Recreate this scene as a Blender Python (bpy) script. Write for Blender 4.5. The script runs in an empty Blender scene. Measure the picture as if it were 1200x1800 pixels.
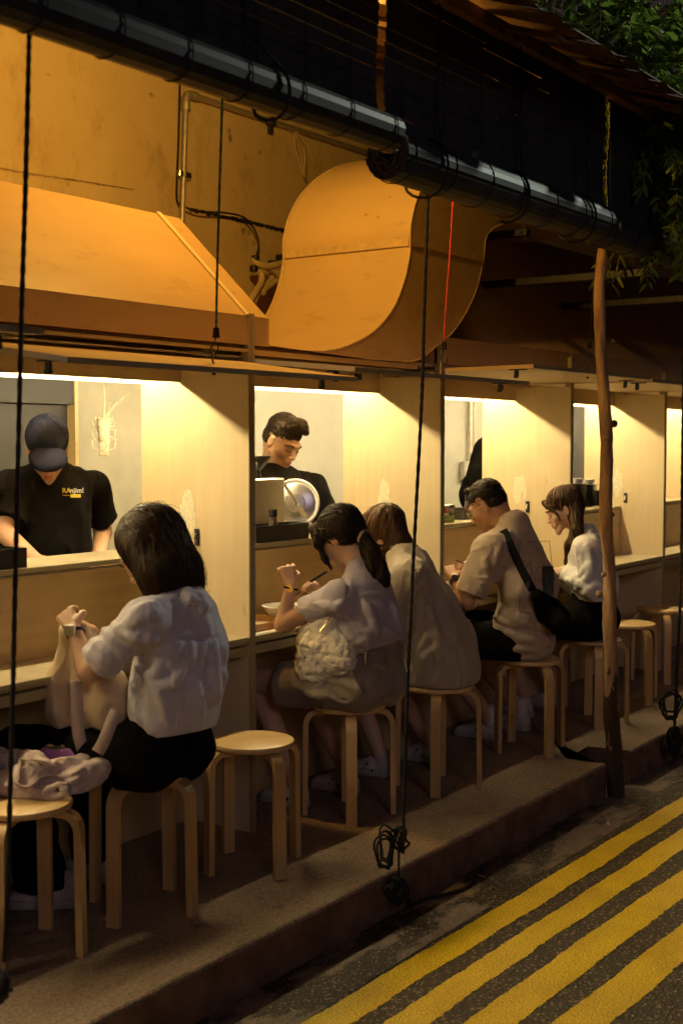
import bpy, math, random
import numpy as np
from mathutils import Vector, Matrix
random.seed(7); rng = np.random.default_rng(7)
SC = bpy.context.scene; COL = SC.collection
PI = math.pi
# ------------------------------------------------------------------ camera
EYE = np.array([0.0, 0.0, 1.6]); YAW = math.radians(35.2); PIT = math.radians(3.18); FPX = 2250.0
FW = np.array([math.cos(YAW)*math.cos(PIT), math.sin(YAW)*math.cos(PIT), -math.sin(PIT)])
RT = np.array([math.sin(YAW), -math.cos(YAW), 0.0]); UPV = np.cross(RT, FW)
cd = bpy.data.cameras.new('camera'); cam = bpy.data.objects.new('camera', cd); COL.objects.link(cam)
cam.location = EYE; cam.rotation_euler = Vector(FW).to_track_quat('-Z', 'Y').to_euler()
cd.sensor_fit = 'VERTICAL'; cd.sensor_height = 36.0; cd.lens = 45.0; cd.clip_end = 500; cd.clip_start = 0.05
cd.dof.use_dof = True; cd.dof.focus_distance = 5.6; cd.dof.aperture_fstop = 3.2
SC.camera = cam
def _ray(u, v): return FW + RT*(u-600)/FPX + UPV*(900-v)/FPX
def onz(u, v, z=0.0): d = _ray(u, v); return EYE + d*((z-1.6)/d[2])
def ony(u, v, y): d = _ray(u, v); return EYE + d*(y/d[1])
def onx(u, v, x): d = _ray(u, v); return EYE + d*(x/d[0])
# ------------------------------------------------------------------ world, light, exposure
w = bpy.data.worlds.new('World'); SC.world = w; w.use_nodes = True
nt = w.node_tree; bg = nt.nodes['Background']
sky = nt.nodes.new('ShaderNodeTexSky'); sky.sky_type = 'NISHITA'; sky.sun_disc = False
sky.sun_elevation = math.radians(2.0); sky.sun_rotation = math.radians(75); sky.air_density = 1.6; sky.ozone_density = 3
hs = nt.nodes.new('ShaderNodeMixRGB'); hs.blend_type = 'MULTIPLY'; hs.inputs[0].default_value = 1.0; hs.inputs[2].default_value = (1.0, .62, .72, 1)
nt.links.new(sky.outputs[0], hs.inputs[1]); nt.links.new(hs.outputs[0], bg.inputs[0]); bg.inputs[1].default_value = 0.03
sun = bpy.data.lights.new('street_light_glow', 'SUN'); sun.energy = 0.15; sun.angle = math.radians(14); sun.color = (1.0, .82, .98)
so = bpy.data.objects.new('street_light_glow', sun); COL.objects.link(so)
so.rotation_euler = Vector((0.50, 0.60, -0.27)).to_track_quat('-Z', 'Y').to_euler()
vs = SC.view_settings; vs.view_transform = 'Standard'; vs.look = 'None'; vs.exposure = 0.0; vs.gamma = 1.0
SC.cycles.use_denoising = True; SC.cycles.denoising_prefilter = 'ACCURATE'; SC.cycles.denoising_input_passes = 'RGB_ALBEDO_NORMAL'; SC.cycles.max_bounces = 8; SC.cycles.diffuse_bounces = 4; SC.cycles.sample_clamp_indirect = 6
sl = bpy.data.lights.new('unseen_street_spot', 'SPOT'); sl.energy = 640; sl.spot_size = math.radians(22); sl.spot_blend = .5; sl.shadow_soft_size = .12; sl.color = (.93, 1.0, .82)  # added spot without a fixture, brightens leaves and gives the rolls sheen
slo = bpy.data.objects.new('unseen_street_spot', sl); COL.objects.link(slo); slo.location = (11.0, 0.1, 6.6); slo.rotation_euler = Vector((-5.6, 2.35, -3.1)).to_track_quat('-Z', 'Y').to_euler()
# ------------------------------------------------------------------ materials
def newmat(name):
    m = bpy.data.materials.new(name); m.use_nodes = True; n = m.node_tree.nodes; l = m.node_tree.links
    return m, n, l, n['Principled BSDF']
def tc(n, l, scale=(1, 1, 1), rot=(0, 0, 0), kind='Object'):
    t = n.new('ShaderNodeTexCoord'); mp = n.new('ShaderNodeMapping'); mp.inputs['Scale'].default_value = scale; mp.inputs['Rotation'].default_value = rot
    l.new(t.outputs[kind], mp.inputs[0]); return mp.outputs[0]
def noise(n, l, vec, scale, detail=4, rough=.6):
    t = n.new('ShaderNodeTexNoise'); t.inputs['Scale'].default_value = scale; t.inputs['Detail'].default_value = detail; t.inputs['Roughness'].default_value = rough
    l.new(vec, t.inputs['Vector']); return t.outputs[0]
def ramp(n, l, fac, stops):
    r = n.new('ShaderNodeValToRGB'); l.new(fac, r.inputs[0]); cr = r.color_ramp
    cr.elements[0].position = stops[0][0]; cr.elements[0].color = (*stops[0][1], 1)
    cr.elements[1].position = stops[-1][0]; cr.elements[1].color = (*stops[-1][1], 1)
    for p, c in stops[1:-1]:
        e = cr.elements.new(p); e.color = (*c, 1)
    return r.outputs[0]
def mix(n, l, fac, a, b, mode='MIX'):
    m = n.new('ShaderNodeMixRGB'); m.blend_type = mode
    for i, x in enumerate((fac, a, b)):
        if hasattr(x, 'links'): l.new(x, m.inputs[i])
        elif isinstance(x, (int, float)): m.inputs[i].default_value = x
        else: m.inputs[i].default_value = (*x, 1)
    return m.outputs[0]
def bump(n, l, h, bsdf, strength=.3, dist=.01, prev=None):
    b = n.new('ShaderNodeBump'); b.inputs['Strength'].default_value = strength; b.inputs['Distance'].default_value = dist
    l.new(h, b.inputs['Height'])
    if prev: l.new(prev, b.inputs['Normal'])
    l.new(b.outputs[0], bsdf.inputs['Normal']); return b.outputs[0]
def simple(name, col, rough=.6, metal=0.0, var=.12, nscale=18, bmp=.15, spec=.5, bd=.002, sheen=0):
    m, n, l, b = newmat(name); v = tc(n, l)
    f = noise(n, l, v, nscale, 5)
    c2 = tuple(min(1, c*(1+var)) for c in col); c1 = tuple(c*(1-var) for c in col)
    l.new(ramp(n, l, f, [(.35, c1), (.65, c2)]), b.inputs['Base Color'])
    b.inputs['Roughness'].default_value = rough; b.inputs['Metallic'].default_value = metal; b.inputs['Specular IOR Level'].default_value = spec
    if sheen: b.inputs['Sheen Weight'].default_value = sheen
    if bmp: bump(n, l, noise(n, l, v, nscale*8, 3), b, bmp, bd)
    return m
def wood(name, c1, c2, axis=2, rough=.5, dens=26, blot=.18, coat=.0):
    m, n, l, b = newmat(name)
    sc = [dens]*3; sc[axis] = dens*.045
    v = tc(n, l, tuple(sc)); f = noise(n, l, v, 1.0, 7, .65)
    v2 = tc(n, l); f2 = noise(n, l, v2, 2.2, 4)
    base = ramp(n, l, f, [(.3, c1), (.7, c2)])
    blo = ramp(n, l, f2, [(.35, (1-blot,)*3), (.62, (1, 1, 1))])
    c = mix(n, l, 1.0, base, blo, 'MULTIPLY')
    sc3 = [9, 9, 9]; sc3[axis] = 2
    f3 = noise(n, l, tc(n, l, tuple(sc3)), 2.0, 2)
    sp = ramp(n, l, f3, [(.70, (1, 1, 1)), (.78, (.72, .6, .45))])
    c = mix(n, l, .6, c, mix(n, l, 1.0, c, sp, 'MULTIPLY'))
    l.new(c, b.inputs['Base Color'])
    r = ramp(n, l, f2, [(.3, (rough-.08,)*3), (.7, (rough+.1,)*3)]); l.new(r, b.inputs['Roughness'])
    b.inputs['Coat Weight'].default_value = coat; b.inputs['Coat Roughness'].default_value = .25
    bump(n, l, f, b, .12, .002)
    return m
def fabric(name, col, rough=.9, wscale=700, var=.1, sheen=.2, wr=.5):
    m, n, l, b = newmat(name); v = tc(n, l)
    f = noise(n, l, v, 5, 4)
    c1 = tuple(c*(1-var) for c in col); c2 = tuple(min(1, c*(1+var)) for c in col)
    l.new(ramp(n, l, f, [(.3, c1), (.7, c2)]), b.inputs['Base Color'])
    b.inputs['Roughness'].default_value = rough; b.inputs['Sheen Weight'].default_value = sheen; b.inputs['Specular IOR Level'].default_value = .04 if max(col) < .03 else .2
    g = noise(n, l, tc(n, l, (1, 1, .5)), 34, 5, .6)
    p = bump(n, l, g, b, wr, .010)
    bump(n, l, noise(n, l, v, wscale, 1), b, .25, .001, p)
    return m
M = {}
M['ply'] = wood('plywood', (.70, .55, .31), (.76, .61, .36), 2, .5, 30, .13)
M['ply_h'] = wood('plywood_lengthwise', (.60, .43, .22), (.70, .53, .30), 0, .5, 30, .16)
M['ply_dark'] = wood('plywood_varnished', (.50, .35, .14), (.60, .43, .19), 0, .42, 30, .2, .2)
M['ply_edge'] = wood('plywood_edge', (.32, .27, .13), (.42, .35, .18), 0, .6, 60, .2)
M['ply_edge_v'] = wood('plywood_edge_upright', (.32, .26, .13), (.42, .34, .18), 2, .6, 60, .2)
M['stoolwood'] = wood('birch_veneer', (.56, .33, .11), (.66, .42, .17), 2, .38, 40, .14, .15)
M['stooltop'] = wood('birch_seat_veneer', (.62, .39, .14), (.72, .49, .21), 0, .38, 30, .12, .2)
M['counter'] = simple('laminate_counter', (.50, .42, .27), .32, 0, .12, 6, .05)
M['steel'] = simple('brushed_steel', (.62, .6, .56), .3, 1, .06, 40, .1)
M['darksteel'] = simple('dark_steel', (.05, .045, .04), .45, .6, .2, 40, .1)
M['black'] = simple('black_plastic', (.012, .011, .011), .42, 0, .2, 30, .1)
M['white'] = simple('white_plastic', (.75, .72, .66), .4, 0, .06, 20, .05)
M['paper'] = simple('paper', (.8, .78, .72), .8, 0, .05, 20, .1)
M['red'] = simple('red_ink', (.62, .04, .03), .6, 0, .08, 20, .05)
M['green'] = simple('green_card', (.30, .42, .10), .6, 0, .08, 20, .05)
M['yellowink'] = simple('yellow_print', (.72, .58, .05), .7, 0, .1, 60, .1)
def painted(name, c, r):
    m, n, l, b = newmat(name); v = tc(n, l); f = noise(n, l, v, 1.6, 6, .6); c1 = tuple(x*.86 for x in c); k = ramp(n, l, f, [(.3, c1), (.7, c)])
    d = noise(n, l, tc(n, l, (2.2, 2.2, 9)), 1.5, 6, .7); k = mix(n, l, 1.0, k, ramp(n, l, d, [(.26, (.74, .68, .6)), (.42, (1, 1, 1))]), 'MULTIPLY')
    s = noise(n, l, v, 30, 3, .5); k = mix(n, l, ramp(n, l, s, [(.71, (0, 0, 0)), (.76, (.6, .6, .6))]), k, (.22, .13, .06))
    l.new(k, b.inputs['Base Color']); l.new(ramp(n, l, d, [(.3, (r+.15,)*3), (.6, (r,)*3)]), b.inputs['Roughness']); p = bump(n, l, noise(n, l, v, 3.5, 3), b, .18, .03); bump(n, l, noise(n, l, v, 120, 2), b, .12, .001, p); return m
M['hoodpaint'] = painted('hood_board', (.54, .345, .15), .5)
M['ductpaint'] = painted('duct_sheet', (.62, .42, .18), .42)
M['ducttape'] = simple('duct_tape', (.56, .39, .17), .6, 0, .16, 22, .4)
M['rope'] = simple('black_rope', (.02, .018, .016), .7, 0, .3, 160, .9, .3, .004)
M['cord_green'] = simple('green_cord', (.03, .16, .07), .7, 0, .6, 90, .6)
M['cord_red'] = simple('red_cord', (.55, .04, .05), .6, 0, .35, 110, .6)
M['hose'] = simple('plastic_hose', (.55, .42, .22), .5, 0, .12, 12, .1)
M['tape'] = simple('mortar_smear', (.80, .72, .50), .8, 0, .12, 60, .5)
M['conduit'] = simple('steel_conduit', (.42, .38, .32), .45, .5, .15, 25, .15)
M['blind'] = simple('black_slats', (.030, .032, .037), .50, 0, .35, 14, .2, .5)
M['leather'] = simple('strap', (.008, .007, .007), .9, 0, .2, 60, .3, .15)
def emit(name, col, s):
    m, n, l, b = newmat(name); b.inputs['Emission Color'].default_value = (*col, 1); b.inputs['Emission Strength'].default_value = s
    b.inputs['Base Color'].default_value = (.8, .8, .8, 1); return m
M['led'] = emit('led_diffuser', (1.0, .81, .44), 225)
M['bulb'] = emit('lamp_bulb', (1.0, .55, .10), 1850)
def concrete_wall():
    m, n, l, b = newmat('stained_concrete'); v = tc(n, l)
    f = noise(n, l, v, 1.3, 8, .62); c = ramp(n, l, f, [(.3, (.54, .40, .20)), (.7, (.68, .53, .28))])
    st = noise(n, l, tc(n, l, (2.6, 2.6, 1.5)), 1.4, 7, .7); c = mix(n, l, 1.0, c, ramp(n, l, st, [(.30, (.74, .68, .60)), (.48, (1, 1, 1))]), 'MULTIPLY')
    sp = noise(n, l, v, 9, 3, .5); c = mix(n, l, ramp(n, l, sp, [(.69, (0, 0, 0)), (.76, (.75, .75, .75))]), c, (.13, .09, .05))
    l.new(c, b.inputs['Base Color']); b.inputs['Roughness'].default_value = .85
    p = bump(n, l, noise(n, l, v, 6, 8, .7), b, .35, .02); bump(n, l, noise(n, l, v, 90, 3), b, .3, .003, p)
    return m
M['wall'] = concrete_wall()
def grey_board():
    m, n, l, b = newmat('cement_board'); v = tc(n, l)
    f = noise(n, l, v, 2.5, 6); l.new(ramp(n, l, f, [(.3, (.33, .325, .29)), (.7, (.41, .40, .35))]), b.inputs['Base Color'])
    b.inputs['Roughness'].default_value = .7; bump(n, l, noise(n, l, v, 60, 4), b, .15, .003); return m
M['board'] = grey_board(); M['board_dim'] = simple('dimmed_cement_board', (.35, .325, .26), .7, 0, .12, 3, .15); M['sole'] = simple('shoe_sole', (.34, .29, .25), .6, 0, .15, 20, .1); M['ledge'] = simple('wall_ledge_line', (.30, .20, .10), .8, 0, .3, 20, .2)
M['darkboard'] = simple('dark_grey_panel', (.022, .021, .022), .6, 0, .15, 4, .15)
def platform():
    m, n, l, b = newmat('worn_concrete'); v = tc(n, l)
    f = noise(n, l, v, 1.8, 8, .65); c = ramp(n, l, f, [(.3, (.20, .135, .085)), (.5, (.29, .205, .135)), (.72, (.39, .29, .20))])
    g = noise(n, l, v, 170, 2, .5); c = mix(n, l, 1.0, c, ramp(n, l, g, [(.34, (.55, .55, .55)), (.62, (1.1, 1.1, 1.1))]), 'MULTIPLY')
    g2 = noise(n, l, v, 60, 3, .7); c = mix(n, l, 1.0, c, ramp(n, l, g2, [(.34, (.62, .60, .58)), (.6, (1.12, 1.12, 1.12))]), 'MULTIPLY')
    sp = noise(n, l, v, 11, 3, .5); c = mix(n, l, ramp(n, l, sp, [(.64, (0, 0, 0)), (.72, (.7, .7, .7))]), c, (.08, .065, .05))
    l.new(c, b.inputs['Base Color']); b.inputs['Roughness'].default_value = .8
    p = bump(n, l, noise(n, l, v, 14, 8, .7), b, .35, .01); bump(n, l, g, b, .45, .003, p); return m
M['platform'] = platform(); M['kerbface'] = simple('dark_kerb_face', (.15, .085, .05), .85, 0, .35, 7, .5, .3, .004)
def asphalt(name, patch):
    m, n, l, b = newmat(name); v = tc(n, l)
    vo = n.new('ShaderNodeTexVoronoi'); vo.inputs['Scale'].default_value = 95; l.new(v, vo.inputs['Vector'])
    f = noise(n, l, v, 3, 6); c = ramp(n, l, f, [(.3, (.020, .015, .012)), (.7, (.042, .031, .025))])
    g = ramp(n, l, vo.outputs['Distance'], [(.1, (1.9, 1.8, 1.6)), (.5, (.7, .7, .7))]); c = mix(n, l, .8, c, g, 'MULTIPLY')
    v3 = n.new('ShaderNodeTexVoronoi'); v3.inputs['Scale'].default_value = 130; l.new(v, v3.inputs['Vector']); sx = n.new('ShaderNodeSeparateColor'); l.new(v3.outputs['Color'], sx.inputs[0])
    c = mix(n, l, ramp(n, l, sx.outputs[0], [(.86, (0, 0, 0)), (.90, (.8, .8, .8))]), c, (.32, .26, .19)); c = mix(n, l, ramp(n, l, sx.outputs[1], [(.70, (0, 0, 0)), (.80, (.7, .7, .7))]), c, (.012, .010, .009))
    if patch:
        pn = noise(n, l, tc(n, l, (1.1, 2.4, 1)), 2.1, 6, .6); pf = ramp(n, l, pn, [(.49, (0, 0, 0)), (.54, (1, 1, 1))])
        pc = ramp(n, l, noise(n, l, v, 40, 6), [(.3, (.15, .115, .09)), (.7, (.26, .205, .16))]); c = mix(n, l, pf, c, pc)
    l.new(c, b.inputs['Base Color']); b.inputs['Roughness'].default_value = .55; b.inputs['Specular IOR Level'].default_value = .5
    p = bump(n, l, vo.outputs['Distance'], b, .7, .006); bump(n, l, noise(n, l, v, 30, 6, .7), b, .4, .01, p); return m
M['asphalt'] = asphalt('asphalt', False); M['gutter'] = asphalt('patched_gutter', True)
def yellow():
    m, n, l, b = newmat('yellow_road_paint'); v = tc(n, l)
    f = noise(n, l, v, 5, 6); c = ramp(n, l, f, [(.3, (.70, .49, .010)), (.7, (.84, .62, .016))])
    w_ = noise(n, l, v, 55, 5, .75); c = mix(n, l, ramp(n, l, w_, [(.63, (0, 0, 0)), (.70, (.9, .9, .9))]), c, (.06, .045, .03))
    w2 = noise(n, l, v, 140, 3, .6); c = mix(n, l, 1.0, c, ramp(n, l, w2, [(.33, (.5, .47, .42)), (.56, (1.12, 1.12, 1.12))]), 'MULTIPLY'); w3 = noise(n, l, tc(n, l, (1, 3, 1)), 2.4, 6, .7); c = mix(n, l, 1.0, c, ramp(n, l, w3, [(.3, (.8, .77, .72)), (.5, (1, 1, 1))]), 'MULTIPLY')
    l.new(c, b.inputs['Base Color']); b.inputs['Roughness'].default_value = .42
    vo = n.new('ShaderNodeTexVoronoi'); vo.inputs['Scale'].default_value = 95; l.new(v, vo.inputs['Vector'])
    p = bump(n, l, vo.outputs['Distance'], b, .5, .005); bump(n, l, w2, b, .4, .002, p); return m
M['yellow'] = yellow()
def bark():
    m, n, l, b = newmat('bark'); v = tc(n, l, (14, 14, 3)); f = noise(n, l, v, 1.5, 8, .7)
    c = ramp(n, l, f, [(.28, (.10, .05, .025)), (.45, (.30, .17, .08)), (.72, (.48, .31, .16))])
    t = n.new('ShaderNodeTexCoord'); sx = n.new('ShaderNodeSeparateXYZ'); l.new(t.outputs['Object'], sx.inputs[0])
    pn = noise(n, l, tc(n, l, (1, 1, .5)), 9, 5)
    mt = n.new('ShaderNodeMath'); mt.operation = 'MULTIPLY_ADD'; l.new(pn, mt.inputs[0]); mt.inputs[1].default_value = 3.4; mt.inputs[2].default_value = -1.35; 
    lt = n.new('ShaderNodeMath'); lt.operation = 'LESS_THAN'; l.new(sx.outputs[2], lt.inputs[0]); l.new(mt.outputs[0], lt.inputs[1])
    c = mix(n, l, lt.outputs[0], c, (.045, .026, .016))
    l.new(c, b.inputs['Base Color']); b.inputs['Roughness'].default_value = .85; bump(n, l, f, b, .8, .012); return m
M['bark'] = bark()
def leafmat():
    m, n, l, b = newmat('leaf'); v = tc(n, l); oi = n.new('ShaderNodeNewGeometry')
    c = ramp(n, l, oi.outputs['Random Per Island'], [(0, (.09, .15, .02)), (.5, (.19, .32, .04)), (1, (.32, .42, .08))])
    l.new(c, b.inputs['Base Color']); b.inputs['Roughness'].default_value = .4
    tr = n.new('ShaderNodeBsdfTranslucent'); l.new(c, tr.inputs[0]); mx = n.new('ShaderNodeMixShader'); mx.inputs[0].default_value = .55; l.new(b.outputs[0], mx.inputs[1]); l.new(tr.outputs[0], mx.inputs[2]); l.new(mx.outputs[0], n['Material Output'].inputs[0])
    return m
M['leaf'] = leafmat()
def cladding():
    m, n, l, b = newmat('corrugated_cladding'); t = tc(n, l)
    wv = n.new('ShaderNodeTexWave'); wv.inputs['Scale'].default_value = 4; wv.bands_direction = 'X'; l.new(t, wv.inputs[0])
    l.new(ramp(n, l, noise(n, l, t, 2, 4), [(.3, (.48, .44, .42)), (.7, (.6, .56, .54))]), b.inputs['Base Color']); b.inputs['Roughness'].default_value = .5
    bump(n, l, wv.outputs[0], b, .8, .04); return m
M['clad'] = cladding()
def skin(name, c):
    m, n, l, b = newmat(name); v = tc(n, l)
    c1 = tuple(x*.9 for x in c); c2 = (min(1, c[0]*1.06), c[1]*1.02, c[2])
    l.new(ramp(n, l, noise(n, l, v, 26, 5), [(.3, c1), (.7, c2)]), b.inputs['Base Color'])
    b.inputs['Roughness'].default_value = .48; b.inputs['Subsurface Weight'].default_value = .12; b.inputs['Subsurface Radius'].default_value = (.012, .005, .003); b.inputs['Subsurface Scale'].default_value = 1.0
    bump(n, l, noise(n, l, v, 350, 2), b, .12, .001); return m
M['skin'] = skin('skin', (.60, .38, .25)); M['skin_d'] = skin('skin_tanned', (.50, .29, .17)); M['lip'] = skin('lips', (.50, .20, .15))
def hairmat(name, c1, c2, vec=(260, 260, 14)):
    m, n, l, b = newmat(name); v = tc(n, l, vec); f = noise(n, l, v, 1, 4, .7)
    l.new(ramp(n, l, f, [(.3, c1), (.75, c2)]), b.inputs['Base Color']); b.inputs['Roughness'].default_value = .5; b.inputs['Specular IOR Level'].default_value = .3; b.inputs['Specular Tint'].default_value = (1, .75, .5, 1)
    b.inputs['Anisotropic'].default_value = .5
    bump(n, l, f, b, .6, .004); return m
M['hair'] = hairmat('dark_brown_hair', (.012, .006, .003), (.045, .022, .010))
M['hair_b'] = hairmat('black_hair', (.006, .005, .004), (.020, .014, .010))
M['hair_br'] = hairmat('brown_hair', (.035, .016, .007), (.11, .055, .022))
M['soy'] = simple('soy_sauce', (.10, .012, .006), .12, 0, .1, 5, 0); M['glass'] = simple('bottle_glass', (.45, .38, .26), .08, 0, .05, 5, 0)
M['glass'].node_tree.nodes['Principled BSDF'].inputs['Transmission Weight'].default_value = .75
M['patina'] = simple('galvanised_box', (.42, .40, .36), .5, .4, .12, 20, .1)
M['roofsheet'] = simple('rusty_roof_sheet', (.16, .085, .04), .7, .2, .4, 6, .3)
M['roofside'] = simple('roof_batten', (.22, .12, .055), .7, 0, .4, 12, .3)
F = {}
for k, c in dict(shirt_lilac=(.62, .57, .60), tee_lilac=(.44, .385, .40), beige=(.42, .345, .245), tan=(.50, .38, .26), white=(.72, .68, .64), black=(.006, .0055, .0055),
                 blackpants=(.006, .005, .005), greypants=(.25, .205, .155), canvas=(.56, .43, .28), canvas_p=(.56, .44, .38), fluff=(.74, .65, .49), cap=(.012, .013, .024),
                 purple=(.32, .13, .36), shoe=(.48, .36, .32), shoewhite=(.50, .44, .37), sock=(.6, .54, .45), darkgreen=(.07, .09, .05)).items():
    F[k] = fabric('cloth_'+k, c, wr=.5, sheen=0 if ('black' in k or k == 'cap') else .12)
# ------------------------------------------------------------------ object helpers
def link(name, verts, faces, mat, parent=None, smooth=False, mats=None, midx=None, loc=None):
    me = bpy.data.meshes.new(name); me.from_pydata([tuple(map(float, v)) for v in verts], [], [tuple(map(int, f)) for f in faces])
    for m in (mats or [mat]): me.materials.append(m)
    if smooth: me.polygons.foreach_set('use_smooth', [True]*len(me.polygons))
    if midx is not None: me.polygons.foreach_set('material_index', midx)
    me.update(); o = bpy.data.objects.new(name, me); COL.objects.link(o)
    if parent is not None: o.parent = parent
    return o
def tag(o, label=None, cat=None, group=None, kind=None):
    if label: o['label'] = label
    if cat: o['category'] = cat
    if group: o['group'] = group
    if kind: o['kind'] = kind
    return o
def thing(name, label, cat, group=None, loc=(0, 0, 0), rz=0.0):
    o = bpy.data.objects.new(name, None); COL.objects.link(o); o.location = loc; o.rotation_euler = (0, 0, rz); o.empty_display_size = .1
    return tag(o, label, cat, group)
class MB:
    def __init__(s): s.v = []; s.f = []; s.mi = []; s.cur = 0
    def add(s, v, f):
        b = len(s.v); s.v += [tuple(map(float, p)) for p in v]; s.f += [tuple(int(i)+b for i in q) for q in f]; s.mi += [s.cur]*len(f)
    def box(s, lo, hi, R=None, bev=0.0):
        lo = np.array(lo, float); hi = np.array(hi, float); c = (lo+hi)/2; h = (hi-lo)/2; e = min(bev, h.min()*.45)
        if e <= 0:
            P = [c+h*np.array(k) for k in [(-1, -1, -1), (1, -1, -1), (1, 1, -1), (-1, 1, -1), (-1, -1, 1), (1, -1, 1), (1, 1, 1), (-1, 1, 1)]]
            Fc = [(0, 3, 2, 1), (4, 5, 6, 7), (0, 1, 5, 4), (1, 2, 6, 5), (2, 3, 7, 6), (3, 0, 4, 7)]
        else:
            P = []; ix = {}
            for sx in (-1, 1):
                for sy in (-1, 1):
                    for sz in (-1, 1):
                        sg = np.array([sx, sy, sz])
                        for a in range(3):
                            q = h-e; q = q.copy(); q[a] = h[a]; ix[(sx, sy, sz, a)] = len(P); P.append(c+sg*q)
            Fc = []
            for a in range(3):
                b_, c_ = [(1, 2), (2, 0), (0, 1)][a]
                for sa in (-1, 1):
                    q = []
                    for (sb, sc2) in ((-1, -1), (1, -1), (1, 1), (-1, 1)):
                        k = [0, 0, 0]; k[a] = sa; k[b_] = sb; k[c_] = sc2; q.append(ix[(*k, a)])
                    Fc.append(q if sa > 0 else q[::-1])
            for a in range(3):
                b_, c_ = [(1, 2), (2, 0), (0, 1)][a]
                for sb in (-1, 1):
                    for sc2 in (-1, 1):
                        k0 = [0, 0, 0]; k0[a] = -1; k0[b_] = sb; k0[c_] = sc2; k1 = list(k0); k1[a] = 1
                        q = [ix[(*k0, b_)], ix[(*k1, b_)], ix[(*k1, c_)], ix[(*k0, c_)]]
                        Fc.append(q if sb*sc2 < 0 else q[::-1])
            for sx in (-1, 1):
                for sy in (-1, 1):
                    for sz in (-1, 1):
                        q = [ix[(sx, sy, sz, a)] for a in range(3)]; Fc.append(q if sx*sy*sz > 0 else q[::-1])
        if R is not None: P = [c+R@(p-c) for p in P]
        s.add(P, Fc); return s
    def tube(s, pts, r, n=8, cap=True, closed=False):
        pts = [np.array(p, float) for p in pts]; N = len(pts); rs = r if hasattr(r, '__len__') else [r]*N
        t0 = pts[1]-pts[0]; t0 /= np.linalg.norm(t0)+1e-12; up = np.array([0, 0, 1.0]) if abs(t0[2]) < .9 else np.array([1.0, 0, 0])
        a = np.cross(t0, up); a /= np.linalg.norm(a); V = []
        for i in range(N):
            t = pts[(i+1) % N if closed else min(i+1, N-1)]-pts[(i-1) % N if closed else max(i-1, 0)]; t = t/(np.linalg.norm(t)+1e-12)
            a = a-t*np.dot(a, t); a /= np.linalg.norm(a)+1e-12; b = np.cross(t, a)
            for k in range(n):
                an = 2*PI*k/n; V.append(pts[i]+(a*math.cos(an)+b*math.sin(an))*rs[i])
        Fc = []
        for i in range(N if closed else N-1):
            j = (i+1) % N
            for k in range(n):
                k2 = (k+1) % n; Fc.append((i*n+k, i*n+k2, j*n+k2, j*n+k))
        if cap and not closed: Fc.append(tuple(range(n-1, -1, -1))); Fc.append(tuple((N-1)*n+k for k in range(n)))
        s.add(V, Fc); return s
    def lathe(s, prof, c, n=24, axis=2):
        V = []
        for r, z in prof:
            for k in range(n):
                a = 2*PI*k/n; p = [r*math.cos(a), r*math.sin(a), z]
                if axis == 0: p = [p[2], p[0], p[1]]
                if axis == 1: p = [p[1], p[2], p[0]]
                V.append((c[0]+p[0], c[1]+p[1], c[2]+p[2]))
        Fc = []
        for i in range(len(prof)-1):
            for k in range(n):
                k2 = (k+1) % n; Fc.append((i*n+k, i*n+k2, (i+1)*n+k2, (i+1)*n+k))
        if prof[0][0] > 1e-6: Fc.append(tuple(range(n-1, -1, -1)))
        if prof[-1][0] > 1e-6: Fc.append(tuple((len(prof)-1)*n+k for k in range(n)))
        s.add(V, Fc); return s
    def quad(s, a, b, c, d): s.add([a, b, c, d], [(0, 1, 2, 3)]); return s
    def prism(s, poly, off):                                   # polygon (3D points) extruded by a vector
        poly = [np.array(p, float) for p in poly]; off = np.array(off, float); n = len(poly)
        V = poly+[p+off for p in poly]; Fc = [tuple(range(n-1, -1, -1)), tuple(range(n, 2*n))]+[(i, (i+1) % n, (i+1) % n+n, i+n) for i in range(n)]
        s.add(V, Fc); return s
    def build(s, name, mat, parent=None, smooth=False, mats=None):
        o = link(name, s.v, s.f, mat, parent, smooth, mats, s.mi if mats else None)
        if smooth:
            import bmesh
            o.data.set_sharp_from_angle(angle=math.radians(38)) if hasattr(o.data, 'set_sharp_from_angle') else None
        return o
def rotz(a): c, s_ = math.cos(a), math.sin(a); return np.array([[c, -s_, 0], [s_, c, 0], [0, 0, 1.0]])
def rotax(ax, a):
    ax = np.array(ax, float); ax /= np.linalg.norm(ax); K = np.array([[0, -ax[2], ax[1]], [ax[2], 0, -ax[0]], [-ax[1], ax[0], 0]])
    return np.eye(3)+math.sin(a)*K+(1-math.cos(a))*K@K
def spline(pts, n=8):
    pts = [np.array(p, float) for p in pts]; P = [pts[0]]+pts+[pts[-1]]; out = []
    for i in range(1, len(P)-2):
        for k in range(n):
            t = k/n; p0, p1, p2, p3 = P[i-1], P[i], P[i+1], P[i+2]
            out.append(.5*((2*p1)+(-p0+p2)*t+(2*p0-5*p1+4*p2-p3)*t*t+(-p0+3*p1-3*p2+p3)*t**3))
    out.append(pts[-1]); return out
def copy_tree(o, parent=None):
    c = o.copy(); COL.objects.link(c); c.parent = parent
    for ch in [x for x in COL.objects if x.parent == o]: copy_tree(ch, c)
    return c
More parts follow.
